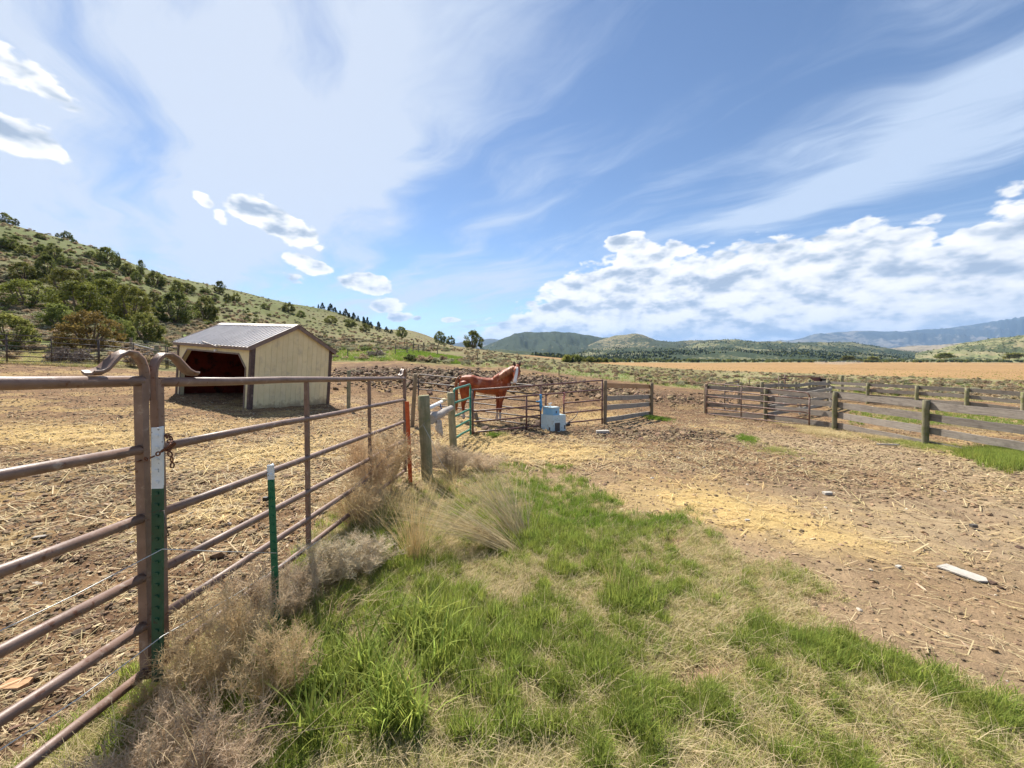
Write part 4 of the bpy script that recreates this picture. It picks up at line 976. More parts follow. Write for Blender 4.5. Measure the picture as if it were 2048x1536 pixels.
# brown panels of the horse pen
F5 = [1.0, 0.79, 0.555, 0.335, 0.115]
pa = at(944, 876, 9.9); pc = at(1205, 848, 12.9); pb = lerp(pa, pc, 0.47)
def on(t, px=None): return lerp(pa, pc, t)
ha = at(944, 780, 9.9).z-pa.z; hc = at(1205, 760.5, 12.9).z-pc.z
def hh(t): return ha*(1-t)+hc*t
root = thing('pipe_pen_side', pa, 'reddish brown five rail pipe side of the horse pen with a gap for the waterer', 'panel')
for i, f in enumerate([1.0, 0.79, 0.555, 0.335, 0.115]):
    segs = [(0, 1)] if i < 2 else [(0, 0.46), (0.645, 1)]
    for (s0, s1) in segs: M().tube([on(s0)+up*hh(s0)*f, on((s0+s1)/2)+up*(hh((s0+s1)/2)*f-0.008), on(s1)+up*hh(s1)*f], 0.024, 8).build('rail', MT['pipe_red'], root)
for t, f in ((0.005, 1), (0.355, 0.79), (0.46, 1.0), (0.50, 0.79), (0.645, 0.79), (0.995, 1.02)):
    M().tube([on(t)-up*0.05, on(t)+up*hh(t)*f], 0.026, 8).build('upright', MT['pipe_red'], root)
wp = on(0.46)+Vector((0, -0.05, 0))
tag(M().tube([wp+up*(hh(.46)*0.80), wp+up*hh(.46)*0.70], 0.035, 7).tube([wp+up*hh(.46)*.70, wp+up*hh(.46)*.52], [0.03, 0.05], 7).tube([wp+up*hh(.46)*.62+Vector((-.14, 0, .03)), wp+up*hh(.46)*.64], [0.015, 0.03], 6).tube([wp+up*hh(.46)*.52, wp+up*hh(.46)*.44], [0.045, 0.015], 6).build('rope_knot', MT['rope_blue'], loc=wp), 'bright blue rope knotted on the pen upright above the waterer', 'rope')
wq = on(0.645)+Vector((0, -0.05, 0))
tag(M().tube([wq+up*(hh(.645)*0.80), wq+up*hh(.645)*0.74+Vector((0.03, 0, 0)), wq+up*hh(.645)*.64, wq+up*hh(.645)*.60+Vector((.07, 0, 0)), wq+up*hh(.645)*.55, wq+up*hh(.645)*.70+Vector((-.03, 0, 0))], 0.016, 6).build('twine_knot', MT['twine'], loc=wq), 'pink baler twine tied to the pen upright right of the waterer', 'rope')
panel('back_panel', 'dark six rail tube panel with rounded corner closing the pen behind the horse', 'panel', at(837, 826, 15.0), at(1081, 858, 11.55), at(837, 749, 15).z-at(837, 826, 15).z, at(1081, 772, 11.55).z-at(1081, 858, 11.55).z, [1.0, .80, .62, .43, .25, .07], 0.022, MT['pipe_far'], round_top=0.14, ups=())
# waterer
wl = Vector((at(1107, 862, 10.9))); wx = Vector((math.cos(R(35)), math.sin(R(35)), 0)); wy = Vector((-math.sin(R(52)), math.cos(R(52)), 0)).normalized(); k = 10.9/FPX
wx = Vector((0.86, 0.5, 0)); wy = Vector((-0.72, 0.69, 0))
wt = thing('livestock_waterer', wl, 'pale blue stepped livestock waterer standing in the gap of the pen side', 'waterer')
M().prism([wl-up*.05, wl+wx*.44-up*.05, wl+wx*.44+wy*.46-up*.05, wl+wy*.46-up*.05], up*.49).build('base', MT['water_w'], wt)
q = wl+wx*.0-wx*.004-wy*.004+wy*.03+up*.44; M().prism([q, q+wx*.24, q+wx*.24+wy*.36, q+wy*.36], up*.20).build('tank', MT['water_b'], wt)
q2 = q-wx*.015-wy*.015+up*.2; M().prism([q2, q2+wx*.27, q2+wx*.27+wy*.39, q2+wy*.39], up*.03).build('lid', MT['water_w'], wt)
nx = Vector((wx.y, -wx.x, 0)); ny = Vector((-wy.y, wy.x, 0)); ny = -ny if ny.dot(Vector((-1, 0, 0))) < 0 else ny
nx = nx if nx.y < 0 else -nx
M().box(wl+wx*.135+up*.10+nx*.006, wx*.085, nx*.008, up*.12).build('access_panel', MT['darkpanel'], wt)
M().box(wl+wx*.40+up*.08+nx*.006, wx*.018, nx*.008, up*.05).build('vent', MT['darkpanel'], wt); M().box(wl+wy*.14+up*.05+ny*.006, wy*.02, ny*.008, up*.04).build('vent', MT['darkpanel'], wt)
mk = simple('worn green print', (0.22, 0.42, 0.34), (0.50, 0.62, 0.62), 60, 0.6)
mm = M()
for a_, b_, w_ in ((.07, .33, .05), (.14, .35, .04), (.12, .30, .07), (.20, .29, .03)): mm.box(wl+wx*a_+up*b_+nx*.0035, wx*w_*.5, nx*.003, up*.008)
mm.build('worn_emblem', mk, wt)
M().box(wl+wx*.12+up*.53+nx*(-.0)+wy*.022+nx*.004, wx*.012, nx*.006, up*.03).build('mark', MT['darkpanel'], wt)
M().tube([q+wx*.1+wy*.2+up*.2, q+wx*.1+wy*.2+up*.32], 0.012, 6).tube([q+wx*.04+wy*.2+up*.31, q+wx*.16+wy*.2+up*.33], 0.016, 6).build('valve', MT['white'], wt)
o = tag(M().tube([at(1137, 845, 11.2), at(1146, 838, 11.4), at(1152, 832, 11.5), at(1156, 824, 11.7)], 0.012, 6).tube([at(1132, 849, 11.15), at(1139, 849, 11.2)], 0.05, 8).build('hose', MT['black'], loc=at(1137, 845, 11.2)), 'short black hose curving up beside the waterer to the pen rail', 'hose')
# wooden fences: each bay's boards are parts
def board_fence(name, label, bays, mats, group=None, cat='fence', w=0.15, t=0.04, frs=(0.93, 0.66, 0.40, 0.13), jit=0.02, side_=(0, -1, 0), seed=1):
    """bays: list of (foot, height) for each post"""
    root = thing(name, bays[0][0], label, cat, group); g = random.Random(seed); off = Vector(side_)*0.0
    for (p, h, r, mat) in bays:
        if r: stick('post', p-up*0.3, p+up*h, MT[mat], root, r=r*1.03, r2=r, seg=12, wob=0.004)
    for i in range(len(bays)-1):
        (p, h, r, _), (q, h2, r2, _) = bays[i], bays[i+1]; d = (q-p).normalized(); s = Vector((d.y, -d.x, 0)).normalized()
        if s.dot(Vector(side_)) < 0: s = -s
        for j, f in enumerate(frs):
            rr = max(r, r2, 0.05)+t/2+0.002
            a = p+up*(h*f+g.uniform(-jit, jit))-s*rr; b = q+up*(h2*f+g.uniform(-jit, jit))-s*rr
            mt = mats[j % len(mats)] if not callable(mats) else mats(i, j)
            stick('board', a+d*0.004, b-d*0.004, MT[mt], root, w=w*g.uniform(.93, 1.05), t=t, wob=0.008)
    return root
def ft(px, py, d): return at(px, py, d)
p1_ = ft(1210, 853, 12.95); p2_ = ft(1303, 836, 16.2)
board_fence('board_fence', 'short board fence of four weathered planks between two posts right of the waterer', [(p1_, at(1210, 761, 12.95).z-p1_.z, 0.062, 'post_brown'), (p2_, at(1303, 766, 16.2).z-p2_.z, 0.07, 'post_brown')],
            lambda i, j: ('board_orange', 'board_light', 'board_light', 'board_light')[j], w=0.17, frs=(0.90, 0.615, 0.385, 0.13), seed=4)
RF = [(1850, 898, 9.6, 800.5), (1669, 859.5, 12.4, 783.7), (1531, 839, 15.1, 775), (1411, 837, 17.6, 768)]
bb = [(ft(2115, 955, 7.35), 1.25, 0.07, 'post_moss')]
for i, (x, y, d, ty) in enumerate(RF): p = ft(x, y, d); bb.append((p, at(x, ty, d).z-p.z, (0.07, 0.068, 0.07, 0.08)[i], ('post_moss', 'post_moss', 'post_green', 'post_brown')[i]))
board_fence('board_fence', 'nearest right hand corral fence of four grey planks on mossy round posts', bb, ['board'], w=0.18, frs=(0.90, 0.655, 0.385, 0.11), side_=(-1, 0, 0), seed=7)
R2 = [(2160, 862, 15.4, 788), (2046, 841, 17.2, 785), (1933, 826, 18.9, 776.5), (1833, 816, 20.8, 771.5), (1735, 806.5, 23.0, 766.5), (1655, 797, 25.4, 762)]
bb = []
for (x, y, d, ty) in R2: p = ft(x, y, d); bb.append((p, at(x, ty, d).z-p.z, 0.085, 'post_moss'))
board_fence('board_fence', 'second row of grey plank fence parallel behind the nearest one on the right', bb, ['board'], w=0.19, frs=(0.93, 0.66, 0.36, 0.10), side_=(-1, 0, 0), seed=9)
al = [(1655, 799, 24.6, 762), (1618, 806, 23.0, 759.5), (1591, 808, 21.6, 764), (1562, 812, 20.6, 762), (1523, 818, 19.4, 764)]
bb = []
for (x, y, d, ty) in al: p = ft(x, y, d); bb.append((p, at(x, ty, d).z-p.z, 0.075, 'post_green'))
board_fence('board_fence', 'narrow plank alley fence leading to the small rusty loading gate', bb, ['board_light', 'board'], w=0.17, frs=(0.84, 0.58, 0.34, 0.12), side_=(0, 1, 0), seed=11)
al = [(1655, 794, 26.6, 758), (1625, 796, 26.0, 762), (1597, 798, 25.5, 765), (1560, 800, 24.8, 766)]
bb = []
for (x, y, d, ty) in al: p = ft(x, y, d); bb.append((p, at(x, ty, d).z-p.z, 0.06, 'post_green'))
board_fence('board_fence', 'back side of the plank alley behind the narrow alley fence', bb, ['board_light', 'board'], w=0.15, frs=(0.86, 0.60, 0.36), side_=(0, 1, 0), seed=12)
al = [(1531, 838, 15.4, 806), (1600, 826, 17.8, 795), (1660, 812, 20.8, 783)]
bb = []
for (x, y, d, ty) in al: p = ft(x, y, d); bb.append((p, at(x, ty, d).z-p.z+.25, 0.05, 'board_light'))
board_fence('board_fence', 'low pale cross fence of planks inside the right corral behind the leaning gate', bb, ['board_light'], w=0.15, frs=(0.9, 0.55, 0.2), side_=(0, 1, 0), seed=15)
post('tall dark post standing alone behind the second plank fence', at(1684, 751, 27), at(1684, 790, 27), 0.10, 'post_moss')
# loading gate / squeeze frame
cg = thing('loading_gate', at(1557, 800, 25.2), 'small rusty steel loading frame at the end of the plank alley', 'gate')
def T2(pts, r=0.03, nm='frame_tube', mat='rustpipe'): M().tube([at(*p) for p in pts], r, 7).build(nm, MT[mat], cg)
T2([(1557.5, 800, 25), (1557.5, 752, 25)]); T2([(1557.5, 752, 25), (1640, 754, 27)]); T2([(1640, 790, 27), (1640, 754, 27)]); T2([(1558, 765, 25), (1600, 766.5, 26)]); T2([(1570, 800, 25.2), (1570, 750, 25.2)], 0.04)
T2([(1563, 757, 25), (1573, 757, 25.2)], 0.05, 'latch'); T2([(1585, 753.5, 25.6), (1584, 757, 25.4), (1580, 761, 25.2)], 0.02, 'lever'); T2([(1610, 751, 26), (1636, 751.5, 26.6)], 0.018, 'lever')
m = M(); m.prism([at(1618, 755, 26.5), at(1642, 755, 27), at(1642, 762, 27), at(1629, 762, 26.8)], Vector((0, 0.04, 0))); m.build('side_plate', simple('red plate', (0.16, 0.05, 0.05), (0.12, 0.05, 0.05), 8, 0.6), cg)
m = M(); m.box(at(1646, 760, 26.9), (.12, 0, 0), (0, .12, 0), (0, 0, .10)); m.build('winch_box', MT['black'], cg)
# leaning / swung gates on the right
ga = at(1412, 840, 17.1); gb = at(1618, 864, 13.15)
panel('tube_gate', 'rusty brown six bar tube gate swung open against the right plank fence', 'gate', ga, gb, at(1412, 766, 17.1).z-ga.z, at(1622, 785, 13.15).z-gb.z, [1.0, 0.83, 0.655, 0.49, 0.32, 0.17], 0.024, MT['rustpipe'], ups=(0.40,), round_top=0.16)
ga = at(1449, 825, 18.6); gb = at(1476, 818, 20.4)
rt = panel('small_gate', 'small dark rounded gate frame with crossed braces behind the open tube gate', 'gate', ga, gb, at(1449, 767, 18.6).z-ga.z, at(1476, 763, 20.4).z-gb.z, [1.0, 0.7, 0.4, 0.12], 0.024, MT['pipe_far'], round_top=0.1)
M().bar(ga+up*.1, gb+up*1.2, 0.05, 0.03).build('brace', MT['board_orange'], rt); M().bar(ga+up*.6, gb+up*.15, 0.05, 0.03).build('brace', MT['board_light'], rt)
post('mossy post holding the near end of the small dark gate frame', at(1480, 776, 19.8), at(1480, 822, 19.8), 0.075, 'post_brown')
# far left corral panels
FP = [(-150, 660, 716.5, 19.8), (102-100+0, 667.5, 722.5, 20.6), (198, 680, 733, 22.3), (333, 693.5, 740, 26.0), (352, 695.5, 743, 26.6)]
fx = [[-140, 657, 724, 19.7], [0, 667, 728, 20.6]]
def cpanel(label, a, b, ups, grp='brown corral panels along the back of the left corral'):
    A = at(a[0], a[2], a[3]); B = at(b[0], b[2], b[3])
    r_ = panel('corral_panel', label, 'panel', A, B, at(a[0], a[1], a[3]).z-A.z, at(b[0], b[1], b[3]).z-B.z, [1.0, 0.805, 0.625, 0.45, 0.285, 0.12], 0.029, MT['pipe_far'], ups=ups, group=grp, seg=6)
    for t in (0.38, 0.62):
        p = lerp(A, B, t); M().tube([p+up*0.15, p-up*0.06], 0.02, 6).build('foot', MT['rustpipe'], r_)
cpanel('brown six rail corral panel at the left edge below the hillside', (-72, 663, 726, 20.0), (14, 669, 729, 20.7), (.5,))
cpanel('brown six rail corral panel in front of the grey bare brush', (14.5, 669, 729, 20.7), (197, 680, 734, 22.3), (.47,))
cpanel('brown six rail corral panel left of the shed in front of the wooden brace posts', (199, 680, 734, 22.3), (332.5, 693.5, 744, 25.9), (.48,))
cpanel('short end of brown corral panel meeting the corner of the shed', (336, 694, 744, 26.0), (365, 697, 746, 26.9), ())
post('left grey post of the old wire brace behind the corral panels', at(262, 676, 29), at(262, 730, 29), 0.09, 'post_brown'); post('right thick post of the old wire brace near the shed', at(313, 691, 28.5), at(314, 735, 28.5), 0.13, 'post_green')
bp = thing('brace_poles', at(268, 690, 28.8), 'two white poles crossing between the old brace posts behind the corral panels', 'pole')
stick('pole', at(264, 688, 28.9), at(312, 700, 28.4), MT['log'], bp, r=0.06, r2=0.05); stick('pole', at(276, 716, 28.6), at(304, 702, 28.3), MT['log'], bp, r=0.05, r2=0.04)
# the small wire fence on the green bank
gr = 'thin posts of the wire fence on the bank above the corral'
def thin(px, y0, y1, label, r=0.045, name='fence_post'):
    d = hit(px, y1).y; return post(label, at(px, y0, d), at(px, y1, d), max(r, 0.9*d/FPX), 'post_brown', name, gr, sink=0.2)
thin(790.5, 689, 710, 'left corner post of the small wire fence on the green bank', .06); thin(814, 687, 708, 'thick second post of the small wire fence on the green bank', .08)
thin(826, 688, 707, 'slim third post of the small wire fence on the green bank'); thin(837, 689, 705, 'slim fourth post of the small wire fence on the green bank')
thin(847.5, 685, 704, 'stout dark gate post of the small wire fence on the green bank', .13); thin(875, 690, 711, 'post right of the stout gate post on the bank'); thin(876.5+1, 684, 693, 'stub of brace post under the flat topped juniper', .09); thin(888, 686, 697, 'short brace post beside the stub under the flat topped juniper', .09)
thin(809, 682, 691, 'far post behind the small wire fence on the green bank'); thin(826.5+1, 681, 700, 'far gate post behind the small wire fence')
thin(695.5, 697, 717, 'lone thin steel post on the grass right of the shed'); thin(744, 696, 714, 'thin stake in the grey bush on the grass'); thin(889+3, 713, 723, 'thin stake at the end of the lime green grass'); thin(955, 706, 722, 'thin stake in the brush above the neck of the horse')
for x_, y0_, y1_, l_ in ((1118, 733, 751, 'thin steel post in the green strip above the pen'), (1270, 745, 765, 'dark thin steel post in the brush above the board fence'), (1182, 738, 752, 'small thin stake in the pale brush above the pen'), (1499, 760, 773, 'thin green steel post left of the plank alley')): thin(x_, y0_, y1_, l_, .03)
def fwire(pts, label):
    P_ = []
    for (x_, y_) in pts: 
        d_ = hit(x_, y_+14).y; P_.append(at(x_, y_, d_))
    tag(M().tube(P_, 0.012, 4).build('fence_wire', MT['wiredark'], loc=P_[0]), label, 'wire')
fwire([(790, 698), (814, 696), (847, 690), (875, 693)], 'top wire of the small fence on the green bank'); fwire([(790, 704), (814, 702), (847, 698)], 'lower wire of the small fence on the green bank')

# ---------------------------------------------------------------- loafing shed
s00 = at(498, 822, 12.7); sL = at(352, 792, 15.0); sB = at(656, 809, 15.3)
Ux = (sL-s00); LU = Ux.length; Ux.normalize(); Vx = (sB-s00); Vx = (Vx-Ux*Vx.dot(Ux)).normalized(); LV = 2.98; Wx = Vx.cross(Ux).normalized() if Vx.cross(Ux).z > 0 else Ux.cross(Vx).normalized()
HW = 2.16; RISE = 0.80
def sp(u, v, w): return s00+Ux*u+Vx*v+Wx*w
shed = thing('horse_shed', s00, 'cream loafing shed with brown trim and a ribbed metal gable roof', 'shed')
def sbox(nm, u0, u1, v0, v1, w0, w1, mat): return M().prism([sp(u0, v0, w0), sp(u1, v0, w0), sp(u1, v1, w0), sp(u0, v1, w0)], Wx*(w1-w0)).build(nm, mat, shed)
def hw(v): return HW+RISE*(1-abs(v-LV/2)/(LV/2))-0.05
npk = 15; gap = 0.006
for side_u, t0 in ((0.0, 0.0), (LU-0.02, 0.0)):          # the two gable walls, board by board
    for i in range(npk):
        v0 = 0.06+(LV-0.12)*i/npk+gap/2; v1 = 0.06+(LV-0.12)*(i+1)/npk-gap/2; vm = (v0+v1)/2
        poly = [(v0, 0.02), (v1, 0.02), (v1, hw(v1))]+([(LV/2, hw(LV/2))] if v0 < LV/2 < v1 else [])+[(v0, hw(v0))]
        M().prism([sp(side_u, v, w) for v, w in poly], Ux*0.016).build('siding_board', MT['cream'], shed)
M().prism([sp(0.017, .03, .02), sp(0.017, LV-.03, .02), sp(0.017, LV-.03, hw(LV-.03)-.02), sp(.017, LV/2, hw(LV/2)-.02), sp(.017, .03, hw(.03)-.02)], Ux*0.012).build('gable_sheathing', MT['soffit'], shed)
# front wall with the chamfered opening
O0, O1, OT, CH = 0.30, LU-0.28, 1.86, 0.46
def fpoly(nm, pts, v0=0.0, th=0.02, mat=None): return M().prism([sp(u, v0, w) for u, w in pts], Vx*th).build(nm, mat or MT['cream'], shed)
nb = 22; du = (LU-0.12)/nb
def open_top(u):
    if u < O0 or u > O1: return 0.02
    if u < O0+CH: return OT-CH+(u-O0)
    if u > O1-CH: return OT-CH+(O1-u)
    return OT
cuts = sorted(set([0.06+du*i for i in range(nb+1)]+[O0, O0+CH, O1-CH, O1]))
for a_, b_ in zip(cuts[:-1], cuts[1:]):
    if b_-a_ < 0.01: continue
    m_ = (a_+b_)/2; e_ = 0.002
    lo = lambda u_: open_top(min(max(u_, a_+1e-4), b_-1e-4))
    if m_ < O0 or m_ > O1: q0 = q1 = 0.02
    else: q0, q1 = lo(a_), lo(b_)
    fpoly('siding_board', [(a_+e_, q0), (b_-e_, q1), (b_-e_, HW), (a_+e_, HW)], -0.002)
# opening frame
fr_ = [(O0, 0.0), (O0, OT-CH), (O0+CH, OT), (O1-CH, OT), (O1, OT-CH), (O1, 0.0)]
for i in range(5):
    a_, b_ = fr_[i], fr_[i+1]; M().bar(sp(a_[0], 0.055, a_[1]), sp(b_[0], 0.055, b_[1]), 0.14, 0.045, up=Vx.cross((sp(b_[0], 0, b_[1])-sp(a_[0], 0, a_[1])))).build('opening_frame', MT['soffit'], shed)
    M().bar(sp(a_[0], -0.018, a_[1]), sp(b_[0], -0.018, b_[1]), 0.02, 0.05, up=Vx.cross((sp(b_[0], 0, b_[1])-sp(a_[0], 0, a_[1])))).build('opening_trim', MT['fascia'], shed)
# back wall (boards inside look red brown) and inner linings
for i in range(4):
    a_ = 0.05+(LU-0.1)*i/4; M().prism([sp(a_+.003, LV-.05, .02), sp(a_+(LU-.1)/4-.003, LV-.05, .02), sp(a_+(LU-.1)/4-.003, LV-.05, 1.25), sp(a_+.003, LV-.05, 1.25)], Vx*0.02).build('lining_sheet', MT['inner'], shed)
    M().prism([sp(a_+.003, LV-.05, 1.256), sp(a_+(LU-.1)/4-.003, LV-.05, 1.256), sp(a_+(LU-.1)/4-.003, LV-.05, HW), sp(a_+.003, LV-.05, HW)], Vx*0.02).build('lining_sheet', MT['inner'], shed)
M().prism([sp(LU-.06, .08, .02), sp(LU-.06, LV-.05, .02), sp(LU-.06, LV-.05, HW), sp(LU-.06, .08, HW)], Ux*0.012).build('lining_sheet', MT['inner'], shed)
M().bar(sp(.06, LV-.08, .55), sp(LU-.08, LV-.08, .55), 0.05, 0.10).build('kick_rail', MT['inner'], shed); M().bar(sp(.06, LV-.08, .28), sp(LU-.08, LV-.08, .28), 0.05, 0.10).build('kick_rail', MT['inner'], shed)
M().prism([sp(0, LV-.02, .02), sp(LU, LV-.02, .02), sp(LU, LV-.02, HW), sp(0, LV-.02, HW)], Vx*0.02).build('back_wall', MT['cream'], shed)
M().bar(sp(O0+.1, .02, -.04), sp(O1-.1, .06, -.02), 0.05, 0.10).build('sill_board', MT['board_light'], shed)
# corner posts and trims
for (u, v) in ((-.012, -.028), (LU-.10, -.028)):
    sbox('corner_trim', u, u+.125, v, v+.02, 0, HW+.02, MT['trim'])
for (u, v) in ((-.022, -.026), (-.022, LV-.10)): sbox('corner_trim', u, u+.02, v, v+.125, 0, HW+.02, MT['trim'])
sbox('corner_trim', LU+.002, LU+.022, -.02, .10, 0, HW, MT['trim'])
# roof
OV = 0.16; OU = 0.10
ang = math.atan2(RISE, LV/2)
def rp(u, s_, side_, h=0.0):    # s_: 0 ridge .. 1 eave
    v = LV/2+side_*s_*(LV/2+OV); w = HW+RISE-s_*RISE*(LV/2+OV)/(LV/2)+0.03; n_ = (Wx*math.cos(ang)+Vx*side_*math.sin(ang)); return sp(u, v, w)+n_*h
nrib = 24; L0, L1 = -OU, LU+OU
for sd in (-1, 1):
    for i in range(nrib):
        u0 = L0+(L1-L0)*i/nrib; u1 = L0+(L1-L0)*(i+1)/nrib; rib = 0.045; ptsu = [(u0, 0.0), (u0+.012, .036), (u0+rib-.012, .036), (u0+rib, 0.0), (u1-.001, 0.0)]
        vs = []; 
        for (uu, hh_) in ptsu: vs += [rp(uu, 0.0, sd, hh_), rp(uu, 1.0, sd, hh_)]
        fs = [(2*k_, 2*k_+1, 2*k_+3, 2*k_+2) for k_ in range(4)]
        if sd > 0: fs = [f_[::-1] for f_ in fs]
        M().add(vs, fs).build('roof_sheet', MT['roof'], shed)
    M().prism([rp(L0, 0.01, sd, -.014), rp(L1, 0.01, sd, -.014), rp(L1, .985, sd, -.014), rp(L0, .985, sd, -.014)], (Wx*math.cos(ang)+Vx*sd*math.sin(ang))*0.008).build('roof_deck', MT['soffit'], shed)
    M().bar(rp(L0, 1.0, sd, -.06), rp(L1, 1.0, sd, -.06), 0.02, 0.10).build('fascia', MT['fascia'], shed)
    for uu in (L0, L1): M().bar(rp(uu, -0.003, sd, -.045), rp(uu, 1.0, sd, -.045), 0.022, 0.12, up=Wx).build('rake_board', MT['fascia'], shed); M().bar(rp(uu, -0.002, sd, .022), rp(uu, 1.01, sd, .022), 0.05, 0.012, up=Wx).build('rake_flashing', MT['trim'], shed)
m = M()
for sd in (-1, 1): m.prism([rp(L0, 0, sd, .040), rp(L1, 0, sd, .040), rp(L1, .09, sd, .040), rp(L0, .09, sd, .040)], (Wx*math.cos(ang)+Vx*sd*math.sin(ang))*0.005)
m.build('ridge_cap', MT['roof'], shed)
M().bar(rp(3.05, .93, -1, .04), rp(1.75, 1.03, -1, -.02), 0.07, 0.015, up=Wx).build('loose_trim', MT['trim'], shed)
M().bar(rp(1.85, 1.0, -1, -.02), sp(1.1, -.10, HW-.10), 0.06, 0.012, up=Vx).build('loose_trim', MT['soffit'], shed)
M().box(sp(LU*.44, -.04, OT+.05), Ux*.05, Vx*.03, Wx*.035).build('light_fitting', MT['white'], shed)

# ---------------------------------------------------------------- the horse
def horse():
    D0 = 12.05
    def hp(zx, zy, dd=0.0):
        p = at(800+zx/6.98, 700+zy/6.98, D0); s = 1.0
        return Vector((p.x, D0+dd, p.z)) if dd == 0 else at(800+zx/6.98, 700+zy/6.98, D0+dd)
    K = D0/FPX/6.98    # metres per zoom pixel
    m = M()
    def cap(pts, rs, sq=None):
        """tapered capsule chain with round ends"""
        P_ = [Vector(p) for p in pts]; a0 = (P_[0]-P_[1]).normalized(); a1 = (P_[-1]-P_[-2]).normalized()
        Q = [P_[0]+a0*rs[0]*.95, P_[0]+a0*rs[0]*.6]+P_+[P_[-1]+a1*rs[-1]*.6, P_[-1]+a1*rs[-1]*.95]; rr = [rs[0]*.25, rs[0]*.8]+list(rs)+[rs[-1]*.8, rs[-1]*.25]
        q = M(); q.tube(Q, rr, 14)
        if sq:
            c = sum(P_, Vector())/len(P_); q.v = [tuple(Vector((v[0], c.y+(v[1]-c.y)*sq, v[2]))) for v in q.v]
        m.add(q.v, q.f)
    # trunk: rump to chest (deep chest, tucked flank)
    cap([hp(905, 440), hp(985, 455), hp(1080, 478), hp(1190, 500), hp(1300, 508), hp(1400, 500), hp(1460, 485)], [0.205, 0.255, 0.245, 0.262, 0.272, 0.265, 0.215], 0.86)
    cap([hp(930, 420, .06), hp(1010, 430, .04)], [0.17, 0.19]); cap([hp(1360, 425), hp(1430, 430)], [0.15, 0.17])
    # neck, arched towards the camera
    cap([hp(1370, 455), hp(1430, 415, -.02), hp(1500, 350, -.07), hp(1570, 285, -.13), hp(1612, 250, -.15)], [0.25, 0.25, 0.215, 0.155, 0.10], 0.72)
    # head: poll to muzzle, faces the camera
    cap([hp(1632, 240, -.20), hp(1630, 290, -.33), hp(1622, 350, -.42), hp(1610, 410, -.50), hp(1604, 448, -.53)], [0.100, 0.112, 0.090, 0.066, 0.066])
    cap([hp(1596, 300, -.24), hp(1596, 350, -.32)], [0.085, 0.06]); cap([hp(1662, 300, -.24), hp(1650, 350, -.32)], [0.06, 0.045]); cap([hp(1604, 455, -.54), hp(1602, 470, -.50)], [0.045, 0.035])
    # eyes bulge
    for zx in (1584, 1680): cap([hp(zx, 292, -.36), hp(zx, 300, -.37)], [0.022, 0.02])
    # legs
    def leg(pts, rs): cap(pts, rs)
    leg([hp(1430, 560, -.10), hp(1425, 640, -.11), hp(1410, 720, -.12), hp(1400, 800, -.13), hp(1396, 880, -.13), hp(1398, 930, -.13), hp(1390, 968, -.16)], [0.15, 0.105, 0.062, 0.056, 0.036, 0.042, 0.055])
    leg([hp(1385, 570, .13), hp(1375, 650, .13), hp(1366, 740, .13), hp(1362, 810, .13), hp(1358, 880, .13), hp(1352, 925, .13), hp(1350, 955, .11)], [0.14, 0.095, 0.058, 0.054, 0.034, 0.040, 0.052])
    leg([hp(905, 500, -.10), hp(905, 590, -.12), hp(898, 680, -.14), hp(880, 770, -.14), hp(884, 850, -.14), hp(886, 900, -.14), hp(888, 945, -.16)], [0.20, 0.165, 0.10, 0.062, 0.042, 0.045, 0.055])
    leg([hp(985, 520, .13), hp(1000, 610, .14), hp(1000, 700, .14), hp(985, 780, .15), hp(1003, 850, .12), hp(1022, 900, .10), hp(1045, 945, .06)], [0.17, 0.14, 0.085, 0.058, 0.040, 0.043, 0.052])
    me = bpy.data.meshes.new('tmp'); me.from_pydata(m.v, [], m.f)
    ob = bpy.data.objects.new('tmp', me); C.objects.link(ob)
    r_ = ob.modifiers.new('r', 'REMESH'); r_.mode = 'VOXEL'; r_.voxel_size = 0.015; s_ = ob.modifiers.new('s', 'SMOOTH'); s_.iterations = 11; s_.factor = 0.6
    dg = bpy.context.evaluated_depsgraph_get(); dg.update(); me2 = bpy.data.meshes.new_from_object(ob.evaluated_get(dg)); bpy.data.objects.remove(ob)
    root_p = hp(1160, 985); root = thing('horse', root_p, 'chestnut horse with white blaze and pale socks looking at the camera from its pen', 'horse')
    n = len(me2.vertices); co = np.empty(n*3, np.float32); me2.vertices.foreach_get('co', co); co = co.reshape(-1, 3)
    px, py = proj(co[:, 0].astype(float), co[:, 1].astype(float), co[:, 2].astype(float)); zx = (px-800)*6.98; zy = (py-700)*6.98
    base = np.array((0.30, 0.058, 0.015)); col = np.tile(base, (n, 1)); nz = fbm(zx*0.02, zy*0.02, 4)
    def bl(c, w):
        nonlocal col
        w = np.clip(w, 0, 1)[:, None]; col = col*(1-w)+np.array(c)*w
    bl((0.17, 0.030, 0.010), sstep(0.42, 0.66, nz)*0.65); bl((0.40, 0.11, 0.032), sstep(0.55, 0.75, fbm(zx*.012+5, zy*.02, 4))*.6); bl((0.42, 0.15, 0.05), sstep(520, 640, zy)*sstep(1000, 1080, zx)*sstep(1380, 1300, zx)*0.5)
    bl((0.15, 0.028, 0.010), sstep(640, 800, zy)*0.6); bl((0.10, 0.018, 0.008), sstep(1490, 1545, zx)*sstep(1625, 1575, zx)*sstep(270, 330, zy)*(co[:, 1] > D0-0.30)*0.8)  # darker lower legs; then shade on the neck behind the cheek, painted into coat
    for lo, hi, y0 in ((820, 925, 850), (960, 1100, 860), (1340, 1430, 850)): bl((0.52, 0.44, 0.36), (zx > lo)*(zx < hi)*sstep(y0-10, y0+25, zy+60*(nz-0.5))*0.85)
    bl((0.10, 0.07, 0.05), sstep(952, 962, zy))
    head = (co[:, 1] < D0-0.10)*(zy < 520)*(zx > 1500)
